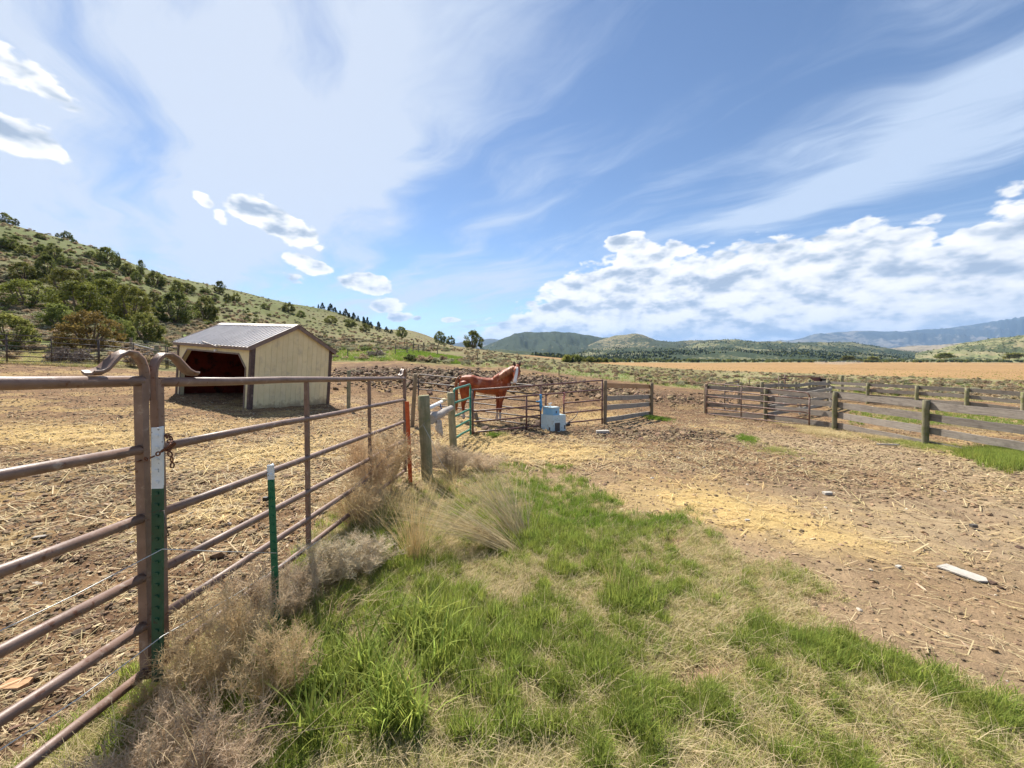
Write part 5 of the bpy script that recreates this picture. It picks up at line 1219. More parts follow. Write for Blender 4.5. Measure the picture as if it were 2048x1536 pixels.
    cx = np.interp(zy, [225, 300, 400, 480], [1640, 1632, 1612, 1604]); wd = np.interp(zy, [225, 255, 300, 400, 450, 490], [3, 12, 19, 22, 28, 30])
    bl((0.80, 0.74, 0.68), head*sstep(wd+5, wd-5, np.abs(zx-cx))*sstep(228, 242, zy)); bl((0.42, 0.22, 0.17), head*sstep(452, 475, zy)*0.8)
    for ex in (1584, 1680): bl((0.015, 0.008, 0.006), head*sstep(13, 8, np.hypot(zx-ex, (zy-296)*0.9)))
    for ex in (1590, 1622): bl((0.05, 0.02, 0.02), head*sstep(8, 4, np.hypot(zx-ex, zy-448)))
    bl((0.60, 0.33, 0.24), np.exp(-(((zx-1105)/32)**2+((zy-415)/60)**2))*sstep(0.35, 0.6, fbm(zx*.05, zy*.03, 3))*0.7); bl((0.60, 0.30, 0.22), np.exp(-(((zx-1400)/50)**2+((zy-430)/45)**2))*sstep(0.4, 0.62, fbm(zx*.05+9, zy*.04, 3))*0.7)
    co2 = co-np.array(root_p, np.float32); me2.vertices.foreach_set('co', co2.ravel()); me2.polygons.foreach_set('use_smooth', np.ones(len(me2.polygons), bool)); setcol(me2, col)
    mh = attrmat('chestnut coat', 0.55, bumps=((90, 0.25, 0.004),), vary=0.12, vscale=14, spec=0.3); me2.materials.clear(); me2.materials.append(mh); me2.name = 'body'
    b = bpy.data.objects.new('body', me2); C.objects.link(b); b.parent = root
    hair = simple('chestnut mane', (0.17, 0.045, 0.016), (0.50, 0.20, 0.08), 45, 0.5, stretch=(1, 1, .2)); dark = simple('dark ear', (0.05, 0.018, 0.012), (0.08, 0.03, 0.015), 20, 0.6)
    # ears
    for zx, tx in ((1600, 1590), (1665, 1676)):
        q = M(); b0 = hp(zx, 225, -.20); tp = hp(tx, 152, -.19); q.tube([b0, lerp(b0, tp, .35), lerp(b0, tp, .75), tp], [0.034, 0.045, 0.028, 0.005], 8); q.build('ear', dark, root)
    # mane: locks down the near side of the neck, forelock
    g = random.Random(4); q = M()
    for i in range(90):
        t = i/89; x0 = 1395+t*(1615-1395); y0 = 340-t*(340-215)-14*math.sin(math.pi*t)+g.uniform(-4, 4); dd = -0.10-0.10*t-0.10; L_ = g.uniform(55, 105)*(1-0.3*abs(t-0.5))
        cz = -0.02-0.13*t; pts = [hp(x0, y0-6, cz), hp(x0-4, y0+L_*.12, cz-.12+.04*t), hp(x0-6+g.uniform(-8, 8), y0+L_*.6, cz-.22+.06*t), hp(x0+g.uniform(-16, 10), y0+L_*1.15, cz-.23+.06*t)]
        q.tube(pts, [0.016, 0.022, 0.016, 0.004], 5)
    for i in range(10): x0 = 1622+g.uniform(0, 24); q.tube([hp(x0, 215, -.24), hp(x0, 235, -.29), hp(x0+g.uniform(-6, 6), 262, -.33)], [0.009, 0.009, 0.002], 4)
    q.build('mane', hair, root)
    q = M()
    for i in range(46):
        a = g.uniform(-1, 1); L_ = g.uniform(400, 520); x0 = 830+a*14; dd = g.uniform(-.05, .05)
        q.tube([hp(848+a*6, 352, dd*.4), hp(800+a*10, 400, dd), hp(782+a*16, 480, dd), hp(786+a*22, 600, dd*1.3), hp(782+a*20+g.uniform(-6, 6), 350+L_, dd)], [0.012, 0.016, 0.016, 0.013, 0.003], 5)
    q.build('tail', hair, root)
horse()

# ---------------------------------------------------------------- brush on the slopes (nobody could count it)
def bush(seed, mat, n=14, per=70, size=0.075, spread=0.42, stems=True):
    g = np.random.default_rng(seed); cl = []
    for i in range(n):
        a = g.random()*6.283; rr = spread*g.random()**0.5; h = 0.25+0.55*g.random()*(1-rr); cl.append(((rr*math.cos(a), rr*math.sin(a), h), 0.17, 0.5+0.8*g.random()))
    return leafmesh('brush', cl, size, per, mat, g, up=0.9)
src_sage = sources('sage_shapes', [bush(60, MT['sage']), bush(61, MT['sage']), bush(62, MT['sage_t']), bush(63, MT['sage_t']), bush(64, MT['sage_t']), bush(65, MT['shrubg'])])
def sage_mask(px, py):
    e = pl(px, EDGE); ok = (py < e-1.5)
    ok = ok & ~((px > 330) & (px < 670) & (py > 735))
    ok = ok & ~((np.abs(px-860) < 70) & (np.abs(py-712) < 9))
    near = pl(px, [(1040, 711), (1100, 717), (1210, 728), (1400, 740), (1560, 745), (1700, 750), (2048, 761), (2700, 770)])
    ok = ok & ((px < 1045) | (py > near+1)); 
    return ok.astype(float)
px, py = dense_points(90000, (-120, 2150), (425, 815), sage_mask, 21)
x, y, px, py = hits(px, py, 12, 700)
g = np.random.default_rng(5)
z = height(x, y); hl = np.interp(px, [0, 350, 640, 760], [535, 635, 655, 670])
cl_ = fbm(x*0.12+3, y*0.12+1, 4)
lower = sstep(-12, 25, py-hl); left = sstep(900, 700, px)
dens = np.where(px < 900, 0.12+0.75*lower*sstep(0.38, 0.55, cl_)+0.16*(1-lower)*sstep(.4,.6,cl_), 0.75*sstep(0.32, 0.5, cl_))
dens = dens*np.where(y > 60, 1.0, 0.55)
dens = dens*np.where((px < 340) & (y < 34), 0.25, 1)
limez = (px > 640) & (px < 830) & (y > 28) & (y < 60); dens = np.where(limez, dens*0.35, dens)
k = g.random(len(x)) < dens; x, y, px, py, z = x[k], y[k], px[k], py[k], z[k]
n = len(x); s = g.uniform(0.35, 1.0, n)*np.where(px > 900, 0.85, 1.1); idx = np.where(g.random(n) < np.where(px > 1000, .35, .45), g.integers(0, 2, n), g.integers(2, 5, n)); idx = np.where((g.random(n) < .10) & (px < 900), 5, idx)
scatter('sagebrush', np.stack([x, y, z-0.06], 1), np.stack([0*s, 0*s, g.random(n)*6.28], 1), np.stack([s*1.25, s*1.25, s*.8], 1), idx, src_sage, label='grey and tan sagebrush covering the slope and the flat beyond the pens')
print('sage', n)
# dark small shrubs on the green upper slope
px, py = dense_points(6000, (-80, 900), (430, 700), lambda a, b: (b < np.interp(a, [0, 350, 640, 760, 900], [560, 650, 665, 680, 690])).astype(float), 22)
x, y, px, py = hits(px, py, 40, 700); k = (fbm(x*0.05, y*0.05+7, 3) > 0.48) & (g.random(len(x)) < 0.30); x, y = x[k], y[k]; n = len(x); s = np.exp(g.normal(-.35, .4, n))
src_sh = sources('shrub_shapes', [puff(70, MT['jun']), puff(71, MT['shrubg']), puff(72, MT['jun_y'])])
scatter('small_shrubs', np.stack([x, y, height(x, y)-.1], 1), np.stack([0*s, 0*s, g.random(n)*6.28], 1), np.stack([s*1.3, s*1.3, s*.8], 1), g.integers(0, 3, n), src_sh, label='small dark shrubs dotted over the green upper hillside')
# low grass fuzz over slope and banks
def tuft(seed, mat, nb=14, h=0.3, spread=0.10, w=0.006, lean=0.35, seg=3, dark=(0.6, 1.2), curl=1.0):
    g = np.random.default_rng(seed); V = []; F = []; Cc = []
    for i in range(nb):
        a = g.random()*6.283; r0 = spread*g.random()**0.5; b = g.random()*6.283; le = lean*(0.3+g.random()); hh_ = h*(0.5+0.6*g.random()); ww = w*(0.7+0.6*g.random())
        base = np.array((r0*math.cos(a), r0*math.sin(a), -0.01)); dr = np.array((math.cos(b), math.sin(b), 0)); sd = np.array((-math.sin(b+.4), math.cos(b+.4), 0)); cf = g.uniform(*dark); s0 = len(V)
        for k_ in range(seg+1):
            t = k_/seg; p = base+dr*(le*hh_*t**(1+curl))+np.array((0, 0, hh_*(t-0.25*le*t*t*curl)))
            wt_ = ww*(1-t**1.5)
            if k_ == seg: V.append(p); Cc.append(cf*1.15)
            else: V += [p-sd*wt_, p+sd*wt_]; Cc += [cf*(0.8+0.35*t)]*2
        for k_ in range(seg-1): F.append((s0+2*k_, s0+2*k_+1, s0+2*k_+3, s0+2*k_+2))
        F.append((s0+2*seg-2, s0+2*seg-1, s0+2*seg))
    me = bpy.data.meshes.new('tuft'); me.from_pydata([tuple(v) for v in V], [], F); setcol(me, np.array(Cc)[:, None]*np.ones(3)); me.materials.append(mat); return me
MT['g1'] = leafmat('green grass', (0.155, 0.205, 0.036), (0.42, 0.50, 0.11), 0.52, 0.32)
MT['g2'] = leafmat('olive grass', (0.22, 0.235, 0.060), (0.46, 0.46, 0.15), 0.4, 0.22)
MT['g3'] = leafmat('dry grass', (0.38, 0.30, 0.14), (0.70, 0.58, 0.31), 0.35, 0.2)
MT['g4'] = leafmat('pale straw', (0.45, 0.36, 0.20), (0.72, 0.60, 0.36), 0.3, 0.15)
MT['g5'] = leafmat('golden straw', (0.48, 0.36, 0.15), (0.80, 0.62, 0.29), 0.3, 0.15)
MT['lime'] = leafmat('lime green grass', (0.12, 0.20, 0.025), (0.26, 0.38, 0.05), 0.45, 0.15)
src_gr = sources('grass_shapes', [tuft(80, MT['g1'], 16, .17, .05, .0036, .45), tuft(81, MT['g1'], 14, .13, .06, .0034, .6), tuft(82, MT['g1'], 18, .24, .05, .0044, .4, 4), tuft(83, MT['g2'], 16, .10, .06, .003, .7),
    tuft(84, MT['g2'], 14, .07, .06, .0028, .9), tuft(85, MT['g3'], 18, .06, .06, .0022, 1.3), tuft(86, MT['g3'], 16, .09, .07, .0022, 1.5), tuft(87, MT['g4'], 10, .16, .06, .0018, 1.2), tuft(88, MT['lime'], 16, .12, .06, .0035, .5), tuft(89, MT['g1'], 9, .34, .05, .0075, .7, 5)])
GP = [ # green patches in the photo: px, py, rx, ry, strength
 (1080, 965, 60, 22, 1.0), (1230, 1000, 90, 26, 1), (1340, 1035, 70, 22, .9), (1060, 1060, 130, 70, .9), (960, 1010, 90, 40, .5), (820, 1120, 110, 50, .8), (1130, 1120, 130, 70, 1), (1240, 1200, 100, 60, 1.0), (900, 1260, 300, 110, 1.0),
 (700, 1400, 260, 150, 1.15), (1000, 1420, 260, 120, .95), (1180, 1330, 150, 90, .7), (1480, 1190, 70, 34, .6), (1560, 1260, 90, 34, .4), (1720, 1310, 120, 55, 1.5), (1820, 1340, 120, 55, 1.5), (1640, 1300, 60, 40, 1.2), (2020, 1400, 90, 70, 1.4), (1990, 1310, 80, 40, .55),
 (1500, 1420, 260, 80, .7), (1800, 1470, 260, 80, .8), (1300, 1480, 160, 60, .65), (2030, 1160, 50, 22, .5), (1560, 1150, 120, 24, .3), (620, 1260, 70, 50, .4), (1420, 1320, 60, 30, .3)]
def green_at(px, py):
    s = np.zeros(len(px))
    for (cx, cy, rx, ry, st) in GP: s = np.maximum(s, st*np.exp(-((px-cx)/rx)**2-((py-cy)/ry)**2))
    return s
g = np.random.default_rng(9)
# candidates even over the ground area in view
def area_pts(n, x0, x1, y0, y1):
    x = g.uniform(x0, x1, n); y = g.uniform(y0, y1, n); z = height(x, y); px, py = proj(x, y, z); k = (px > -60) & (px < 2110) & (py < 1620) & (py > 700); return x[k], y[k], z[k], px[k], py[k]
def near_pts(n, dmin, dmax, a0=-56, a1=56, pw=1.0):
    """denser close to the camera: uniform in angle and log distance"""
    th = g.uniform(R(a0), R(a1), n); d = np.exp(g.uniform(math.log(dmin), math.log(dmax), n)); x = np.tan(th)*d; y = d; z = height(x, y); px, py = proj(x, y, z); k = (px > -80) & (px < 2130) & (py < 1640); return x[k], y[k], z[k], px[k], py[k]
x, y, z, px, py = near_pts(190000, 1.25, 8.6)
gm = grass_mask(px, py, x, y); ga_ = green_at(px, py); w1 = fbm(x*2.2, y*2.2, 4); w2 = fbm(x*9+4, y*9, 3)
bare = np.exp(-((px-1425)/80)**2-((py-1345)/36)**2)+np.exp(-((px-1345)/36)**2-((py-1086)/13)**2)+np.exp(-((px-1358)/34)**2-((py-1370)/26)**2)
pg = np.clip(ga_*0.52+(w1-0.5)*1.5+0.05+(w2-.5)*2.2, 0.05, np.where(px > 1350, .85, .66))
k = (g.random(len(x)) < gm*(0.55+0.45*pg)*(1-np.clip(bare, 0, 1))); x, y, z, px, py, pg = x[k], y[k], z[k], px[k], py[k], pg[k]; ga_ = ga_[k]
n = len(x); u = g.random(n)
tall = np.clip((ga_-0.55)*2, 0, 1)*np.clip(1.25-np.abs(px-850)/700, 0.25, 1)
idx = np.where(u < pg*0.9, np.where(g.random(n) < tall*0.42, 2, g.integers(0, 2, n)), np.where(g.random(n) < 0.34, g.integers(3, 5, n), np.where(g.random(n) < .86, g.integers(5, 7, n), 7)))
idx = np.where((idx == 2) & (g.random(n) < 0.22) & (px < 900) & (py > 1250), 9, idx)
idx = np.where((idx < 3) & (py < 1060) & (px > 1000) & (g.random(n) < .6), 8, idx)
s = g.uniform(0.5, 1.1, n)*np.where(idx < 3, 0.5+0.5*pg, 1.0)*np.where((px > 1350) & (idx < 3), .80, 1)
print('grass', n)
scatter('grass', np.stack([x, y, z+micro(x, y, z)-0.005], 1), np.stack([g.normal(0, .08, n), g.normal(0, .08, n), g.random(n)*6.28], 1), np.stack([s, s, s], 1), idx, src_gr, label='patchy green and dry grass in the foreground')
# grass under the right fence, on banks, below posts
L_ = []
for (cx, cy, rx, ry, nn, ii, sc) in [(1860, 893, 95, 6, 380, 3, 1.3), (1870, 893, 90, 6, 380, 1, .9), (1960, 915, 40, 6, 220, 0, 1.0), (2015, 922, 55, 14, 900, 2, 1.15), (2010, 922, 60, 14, 300, 7, 1.2), (1490, 878, 22, 5, 160, 8, .9), (1312, 838, 26, 3, 260, 8, 1.2), (1555, 900, 50, 8, 200, 3, .9), (1650, 868, 40, 5, 300, 6, 2.2), (1600, 852, 60, 4, 300, 6, 2.0), (1770, 875, 60, 5, 250, 6, 2), (985, 872, 10, 3, 60, 8, 1.), (1000, 868, 14, 4, 100, 3, 1)]:
    ppx = g.normal(cx, rx*.55, nn); ppy = g.normal(cy, ry*.55, nn)+(ppx-cx)*0.13; a, b, c_, d_ = hits(ppx, ppy, 4, 60); L_.append(np.stack([a, b, height(a, b), np.full(len(a), ii), np.full(len(a), sc)], 1))
# lime bank, green strip above the pens, pale grass beyond
def sg(nn, xr, yr, m_, ii, lo, hi, dm=12, dx=200):
    ppx = g.uniform(*xr, nn); ppy = g.uniform(*yr, nn); kk = g.random(nn) < m_(ppx, ppy); a, b, c_, d_ = hits(ppx[kk], ppy[kk], dm, dx); L_.append(np.stack([a, b, height(a, b), g.choice(ii, len(a)), g.uniform(lo, hi, len(a))], 1))
sg(5000, (790, 925), (700, 728), lambda a, b: (np.abs(b-(705+(a-800)*0.14)) < 8)*1.0, [8], 1.5, 3)
sg(7000, (640, 830), (690, 722), lambda a, b: 0.6+0*a, [8, 3, 6], 2, 4)
sg(9000, (0, 340), (690, 735), lambda a, b: (b < pl(a, EDGE)+3)*1.0, [3, 6, 6, 5], 2, 3.5)
sg(22000, (920, 2048), (725, 812), lambda a, b: (b < pl(a, EDGE)+1)*1.0, [6, 6, 7, 3, 8, 5], 2, 3.8)
sg(2500, (1700, 2048), (822, 850), lambda a, b: .6+0*a, [3, 8, 5], 1, 1.8)
A = np.concatenate(L_); n = len(A); s = A[:, 4]
scatter('grass', A[:, :3]-np.array([0, 0, .01]), np.stack([g.normal(0, .1, n), g.normal(0, .1, n), g.random(n)*6.28], 1), np.stack([s, s, s], 1), A[:, 3].astype(int), src_gr, label='grass along the fences, on the green bank and beyond the pens')
# ---------------------------------------------------------------- loose stuff on the bare ground: clods, chips, straw
def clod(seed):
    g2 = random.Random(seed); import bmesh; bm = bmesh.new(); bmesh.ops.create_icosphere(bm, subdivisions=1, radius=0.5)
    for v in bm.verts: v.co *= g2.uniform(.6, 1.15); v.co.z *= 0.6
    me = bpy.data.meshes.new('clod'); bm.to_mesh(me); bm.free(); return me
mc = simple('manure clods', (0.080, 0.050, 0.030), (0.19, 0.125, 0.07), 3, 0.95, rnd=0.45); mt_ = simple('dry soil crumbs', (0.21, 0.140, 0.075), (0.32, 0.225, 0.125), 3, 0.95, rnd=0.3); mw = simple('wood chips', (0.42, 0.30, 0.17), (0.60, 0.46, 0.28), 4, 0.8, rnd=0.3); ms_ = simple('small stones', (0.36, 0.31, 0.24), (0.50, 0.44, 0.35), 4, 0.9, rnd=0.3)
shp = []
for i in range(3): me = clod(i); me.materials.append(mc); shp.append(me)
for i in range(3): me = clod(10+i); me.materials.append(mt_); shp.append(me)
def chip(seed, mat, L=1.0, w=.28, t=.06):
    g2 = random.Random(seed); me = bpy.data.meshes.new('chip'); m = M(); m.prism([(-L/2, -w/2, 0), (L*.3, -w/2*g2.uniform(.6, 1), 0), (L/2, g2.uniform(-.1, .1)*w, 0), (L*.2, w/2, 0), (-L*.45, w/2*g2.uniform(.5, 1), 0)], (0, 0, t)); me.from_pydata(m.v, [], m.f); me.materials.append(mat); return me
for i in range(3): shp.append(chip(i, mw))
shp.append(clod(33)); shp[-1].materials.append(ms_)
def straw(seed, mat, k=5):
    g2 = random.Random(seed); m = M()
    for i in range(k):
        a = g2.random()*6.28; c = Vector((g2.uniform(-.5, .5), g2.uniform(-.5, .5), g2.uniform(0, .12))); d = Vector((math.cos(a), math.sin(a), g2.uniform(-.12, .2)))*g2.uniform(.3, .7); s_ = Vector((-math.sin(a), math.cos(a), 0))*.018
        m.add([c-d-s_, c-d+s_, c+d+s_, c+d-s_], [(0, 1, 2, 3)])
    me = bpy.data.meshes.new('straw'); me.from_pydata(m.v, [], m.f); setcol(me, np.random.default_rng(seed).uniform(.6, 1.3, len(me.vertices))[:, None]*np.ones(3)); me.materials.append(mat); return me
shp += [straw(1, MT['g4']), straw(2, MT['g3']), straw(3, MT['g5']), straw(4, MT['g5'])]
src_cl = sources('litter_shapes', shp)
x, y, z, px, py = near_pts(210000, 1.2, 30)
gm = grass_mask(px, py, x, y); tr = sstep(905, 960, py-0.10*np.maximum(px-1300, 0))*sstep(900, 1100, px)
e = pl(px, EDGE); k = (g.random(len(x)) < (1-0.93*gm)*(1-0.74*tr)) & (py > e+1) & ~((px > 340) & (px < 500) & (py < 790) & (y > 14.2) & (y < 18)); x, y, z, px, py, tr = x[k], y[k], z[k], px[k], py[k], tr[k]
strawz = np.zeros(len(x)); darkz = np.zeros(len(x))
for (cx, cy, rx, ry, tl, c, st) in SPOTS:
    if c is C_STRAW or c is C_DARK:
        a = R(tl); dx = px-cx; dy = py-cy; q = ((dx*math.cos(a)+dy*math.sin(a))/rx)**2+((dy*math.cos(a)-dx*math.sin(a))/ry)**2; (strawz if c is C_STRAW else darkz)[:] = np.maximum(strawz if c is C_STRAW else darkz, st*np.exp(-q))
n = len(x); u = g.random(n); v_ = g.random(n)
idx = np.where(u < 0.26+0.55*darkz-0.2*strawz, g.integers(0, 3, n), np.where(u < 0.82+.1*darkz, g.integers(3, 6, n), np.where(u < 0.86, g.integers(6, 9, n), np.where(u < 0.865, 9, g.integers(10, 12, n)))))
idx = np.where((v_ < strawz*0.75), g.integers(12, 14, n), idx); idx = np.where((tr > .5) & (idx < 3) & (g.random(n) < .4), g.integers(3, 6, n), idx)
dist = np.hypot(x, y); s = np.exp(g.normal(0, .55, n))*0.0145*np.clip(dist/3.5, .75, 2.3); s = np.where(idx >= 10, s*np.where(dist < 6, 3.0, 3.4), s); s = np.where((idx >= 6) & (idx < 9), s*1.7, s); s = np.minimum(s, np.where(idx < 10, .075, .30))
big = g.random(n) < .006; s = np.where(big & (idx < 6) & (tr < .5), s*2.2, s)
print('litter', n)
zz = z+micro(x, y, z)
scatter('ground_litter', np.stack([x, y, zz+s*.05], 1), np.stack([g.normal(0, .25, n)*(idx < 10), g.normal(0, .25, n)*(idx < 10), g.random(n)*6.28], 1), np.stack([s, s, s*np.where(idx < 6, .9, 1)], 1), idx, src_cl, label='loose manure clods, crumbs, wood chips and straw on the bare ground')
# manure heaps: coarse clods
L_ = []
for (cx, cy, rx, ry, nn, sc) in [(900, 760, 130, 16, 2600, .20), (1060, 765, 90, 14, 1600, .18), (760, 748, 90, 8, 700, .15), (1180, 785, 90, 12, 900, .15), (1345, 873, 85, 8, 1100, .055), (1250, 868, 60, 8, 500, .05), (1020, 862, 50, 8, 300, .08), (1075, 845, 30, 8, 250, .09), (1380, 800, 80, 12, 400, .12)]:
    ppx = g.normal(cx, rx*.6, nn); ppy = g.normal(cy, ry*.6, nn); kk = ppy > pl(ppx, EDGE)+4; a, b, c_, d_ = hits(ppx[kk], ppy[kk], 4, 60); L_.append(np.stack([a, b, height(a, b), np.exp(g.normal(0, .5, len(a)))*sc], 1))
A = np.concatenate(L_); n = len(A); s = np.minimum(A[:, 3], .5); zz = A[:, 2]+micro(A[:, 0], A[:, 1], A[:, 2]); idx = np.where(g.random(n) < .6, g.integers(0, 3, n), g.integers(3, 6, n))
scatter('manure_clods', np.stack([A[:, 0], A[:, 1], zz+s*.12], 1), np.stack([g.normal(0, .4, n), g.normal(0, .4, n), g.random(n)*6.28], 1), np.stack([s, s, s*.8], 1), idx, src_cl, label='coarse dark manure clods heaped behind and beside the horse pen')

# ---------------------------------------------------------------- dead weeds and tall dry grass by the gate
def weed(seed, R_=0.5, H=0.8, nst=26, fuzz=9, mat=None, lean=(0, 0)):
    """a dead weed: thin forking stems carrying fine dry twigs; V,F arrays"""
    g2 = np.random.default_rng(seed); V = []; F = []; Cc = []
    def strip(p, q, w, cf):
        d = q-p; s_ = np.cross(d, g2.normal(size=3)); s_ = s_/(np.linalg.norm(s_)+1e-9)*w; b = len(V); V.extend([p-s_, p+s_, q+s_*.6, q-s_*.6]); F.append((b, b+1, b+2, b+3)); Cc.extend([cf]*4)
    for i in range(nst):
        a = g2.random()*6.283; rr = g2.random()**.6; tip = np.array((R_*rr*math.cos(a)+lean[0], R_*rr*math.sin(a)+lean[1], H*(1-.35*rr)*(0.7+.4*g2.random()))); base = np.array((.05*math.cos(a), .05*math.sin(a), 0)); cf = g2.uniform(.6, 1.2); P_ = []
        for k_ in range(7):
            t = k_/6; P_.append(base*(1-t)+tip*t+np.array((0, 0, .12*H*math.sin(math.pi*t)))+g2.normal(size=3)*.012)
        for k_ in range(6):
            strip(P_[k_], P_[k_+1], .0030*(1-.6*k_/6)+.0008, cf*1.1)
            for j in range(fuzz if k_ > 0 else 2):
                o_ = P_[k_]+(P_[k_+1]-P_[k_])*g2.random(); d = g2.normal(size=3); d[2] = abs(d[2])*.6+.15; d = d/np.linalg.norm(d)*(.05+.09*g2.random()); e_ = o_+d; strip(o_, e_, .0015, cf*g2.uniform(.8, 1.2))
                for jj in range(3): d2 = g2.normal(size=3); d2 = d2/np.linalg.norm(d2)*(.018+.03*g2.random()); o2 = o_+d*g2.random(); strip(o2, o2+d2, .0016, cf*g2.uniform(.8, 1.35))
    me = bpy.data.meshes.new('weed'); me.from_pydata([tuple(v) for v in V], [], F); setcol(me, np.array(Cc)[:, None]*np.ones(3)); me.materials.append(mat); return me
MT['weed'] = leafmat('dead brown weed', (0.42, 0.30, 0.16), (0.82, 0.63, 0.38), 0.3, 0.12); MT['weed_p'] = leafmat('pale dead weed', (0.50, 0.40, 0.26), (0.80, 0.68, 0.48), 0.3, 0.1)
MT['weed_d'] = leafmat('grey brown weed', (0.36, 0.27, 0.17), (0.72, 0.57, 0.39), 0.3, 0.1)
WM = [weed(100, .42, .72, 38, 9, MT['weed']), weed(101, .45, .60, 36, 9, MT['weed']), weed(102, .42, .42, 40, 9, MT['weed_p']), weed(103, .42, .5, 36, 8, MT['weed_d']), weed(104, .5, .45, 38, 8, MT['weed_d'])]
def put_weed(px, py, d, s, sz, k_, label, group='dead weed bushes along the pipe gates'):
    u_, v_ = ray(px, py); x_ = u_*d; z_ = ground_z(x_, d); o = bpy.data.objects.new('dead_weed', WM[k_]); C.objects.link(o); o.location = (x_, d, z_-.02); o.rotation_euler = (0, 0, px*.7); o.scale = (s, s, sz); tag(o, label, 'weed', group)
put_weed(728, 0, 4.55, 1.0, 1.5, 0, 'tall brown dead weed bush against the middle of the long gate')
put_weed(765, 0, 5.2, 1.05, 1.35, 0, 'brown dead weed bush between the tall one and the orange post')
put_weed(700, 0, 4.0, .85, .95, 1, 'lower brown dead weed bush in front of the tall one at the gate')
put_weed(905, 0, 6.3, 1.15, .95, 3, 'greyish dead weed bush right behind the thick wooden post')
put_weed(965, 0, 6.5, 1.0, .75, 4, 'flattened grey weed bush spreading right of the thick wooden post')
put_weed(860, 0, 7.0, 1.0, .9, 3, 'grey weed bush between the two wooden posts')
put_weed(640, 0, 2.9, .85, .85, 2, 'tangled bleached weed bush right of the bright green post')
put_weed(720, 0, 3.1, .75, .75, 2, 'second bleached weed tangle nearer the long dry grass')
put_weed(470, 0, 2.15, .62, 1.1, 3, 'brown weed bush between the two green posts')
put_weed(400, 0, 1.85, .55, .95, 1, 'brown weed at the foot of the white topped post')
put_weed(300, 0, 1.50, .60, .68, 4, 'brown weed low in front of the gate upright')
put_weed(180, 0, 1.32, .55, .60, 3, 'brown weed tangle at the bottom left under the gate')
put_weed(420, 0, 1.45, .6, .6, 3, 'brown weed tangle at the bottom left of the green grass')
put_weed(530, 0, 1.8, .5, .8, 1, 'brown weed bush in front of the bright green post')
put_weed(560, 0, 2.5, .6, .8, 4, 'grey weed behind the foot of the bright green post')
put_weed(290, 0, 1.75, .4, .45, 1, 'small weed at the foot of the gate uprights')
# long arching dry stems
def reeds(seed, n, H, lean, spread, mat, w=.0018, droop=.5):
    g2 = np.random.default_rng(seed); V = []; F = []; Cc = []
    for i in range(n):
        a = g2.random()*6.283; r0 = spread*g2.random()**.5; b0 = np.array((r0*math.cos(a), r0*math.sin(a), 0)); L_ = H*g2.uniform(.55, 1.1); dr = np.array((lean[0]+g2.normal()*.28, lean[1]+g2.normal()*.28, 1.0)); dr /= np.linalg.norm(dr); hd = np.array((dr[0], dr[1], 0)); dp = droop*g2.uniform(.2, 1.3); cf = g2.uniform(.6, 1.25); sd = np.cross(dr, g2.normal(size=3)); sd = sd/np.linalg.norm(sd)*w; s0 = len(V)
        for k_ in range(8):
            t = k_/7; p = b0+dr*L_*t+hd*dp*L_*t*t-np.array((0, 0, dp*L_*.45*t**2.2)); p[2] = max(p[2], .01); ww = sd*(1-.75*t); V += [p-ww, p+ww]; Cc += [cf]*2
        F += [(s0+2*k_, s0+2*k_+1, s0+2*k_+3, s0+2*k_+2) for k_ in range(7)]
    me = bpy.data.meshes.new('reeds'); me.from_pydata([tuple(v) for v in V], [], F); setcol(me, np.array(Cc)[:, None]*np.ones(3)); me.materials.append(mat); return me
def put_reed(px, d, H, lean, n, label, mat='g5', spread=.1, droop=.5, seed=1, w=.0018):
    u_, _ = ray(px, 1000); x_ = u_*d; o = bpy.data.objects.new('dry_grass_clump', reeds(seed, n, H, lean, spread, MT[mat], w, droop)); C.objects.link(o); o.location = (x_, d, ground_z(x_, d)-.02); tag(o, label, 'dry grass', 'clumps of tall dry grass')
put_reed(1045, 3.75, .95, (-.55, .55), 230, 'big tall golden grass clump leaning left in the middle of the green grass', 'g4', .12, .45, 1, .0026)
put_reed(1035, 3.5, 1.05, (-1.5, .15), 210, 'pale grass clump swept flat to the left in front of the big leaning one', 'g4', .10, .30, 2, .0028)
put_reed(830, 3.25, .85, (-.15, .45), 190, 'upright golden grass clump near the bleached weeds', 'g5', .07, .45, 3)
put_reed(890, 5.3, .55, (-.2, .1), 160, 'golden grass clump at the foot of the thick wooden post', 'g5', .22, .5, 4)
put_reed(960, 4.9, .65, (.1, .2), 120, 'loose golden grass clump right of the thick wooden post', 'g5', .3, .5, 5)
put_reed(780, 4.4, .6, (.3, .2), 120, 'golden grass in front of the brown weeds at the long gate', 'g5', .25, .5, 6)
put_reed(1230, 2.85, .42, (-.05, .1), 14, 'sparse upright straw stalks right of the green grass', 'g5', .03, .15, 7)
put_reed(520, 1.95, .55, (-.3, .2), 60, 'long dry stalks leaning out of the weeds by the bright green post', 'g4', .12, .4, 8)
put_reed(400, 1.4, .5, (.35, -.1), 60, 'dry stalks leaning over the weeds at the bottom left', 'g4', .15, .4, 9)
put_reed(250, 1.3, .45, (-.9, .1), 40, 'dry stalks lying over the lowest gate rail', 'g4', .15, .3, 10)
put_reed(690, 2.5, .4, (.6, -.3), 60, 'bleached stalks spilling right over the green grass', 'g4', .2, .6, 11, .002)
put_reed(900, 2.5, .35, (.2, .2), 60, 'thin dry stalks scattered in the middle of the green grass', 'g4', .4, .6, 12, .0014)
put_reed(330, 1.25, .42, (-.35, .15), 45, 'stout pale stalks standing in the weeds below the gate uprights', 'g4', .12, .25, 21, .0024)
put_reed(480, 1.6, .5, (-.4, .3), 45, 'stout pale stalks leaning left in front of the bright green post', 'g4', .15, .3, 22, .0026)
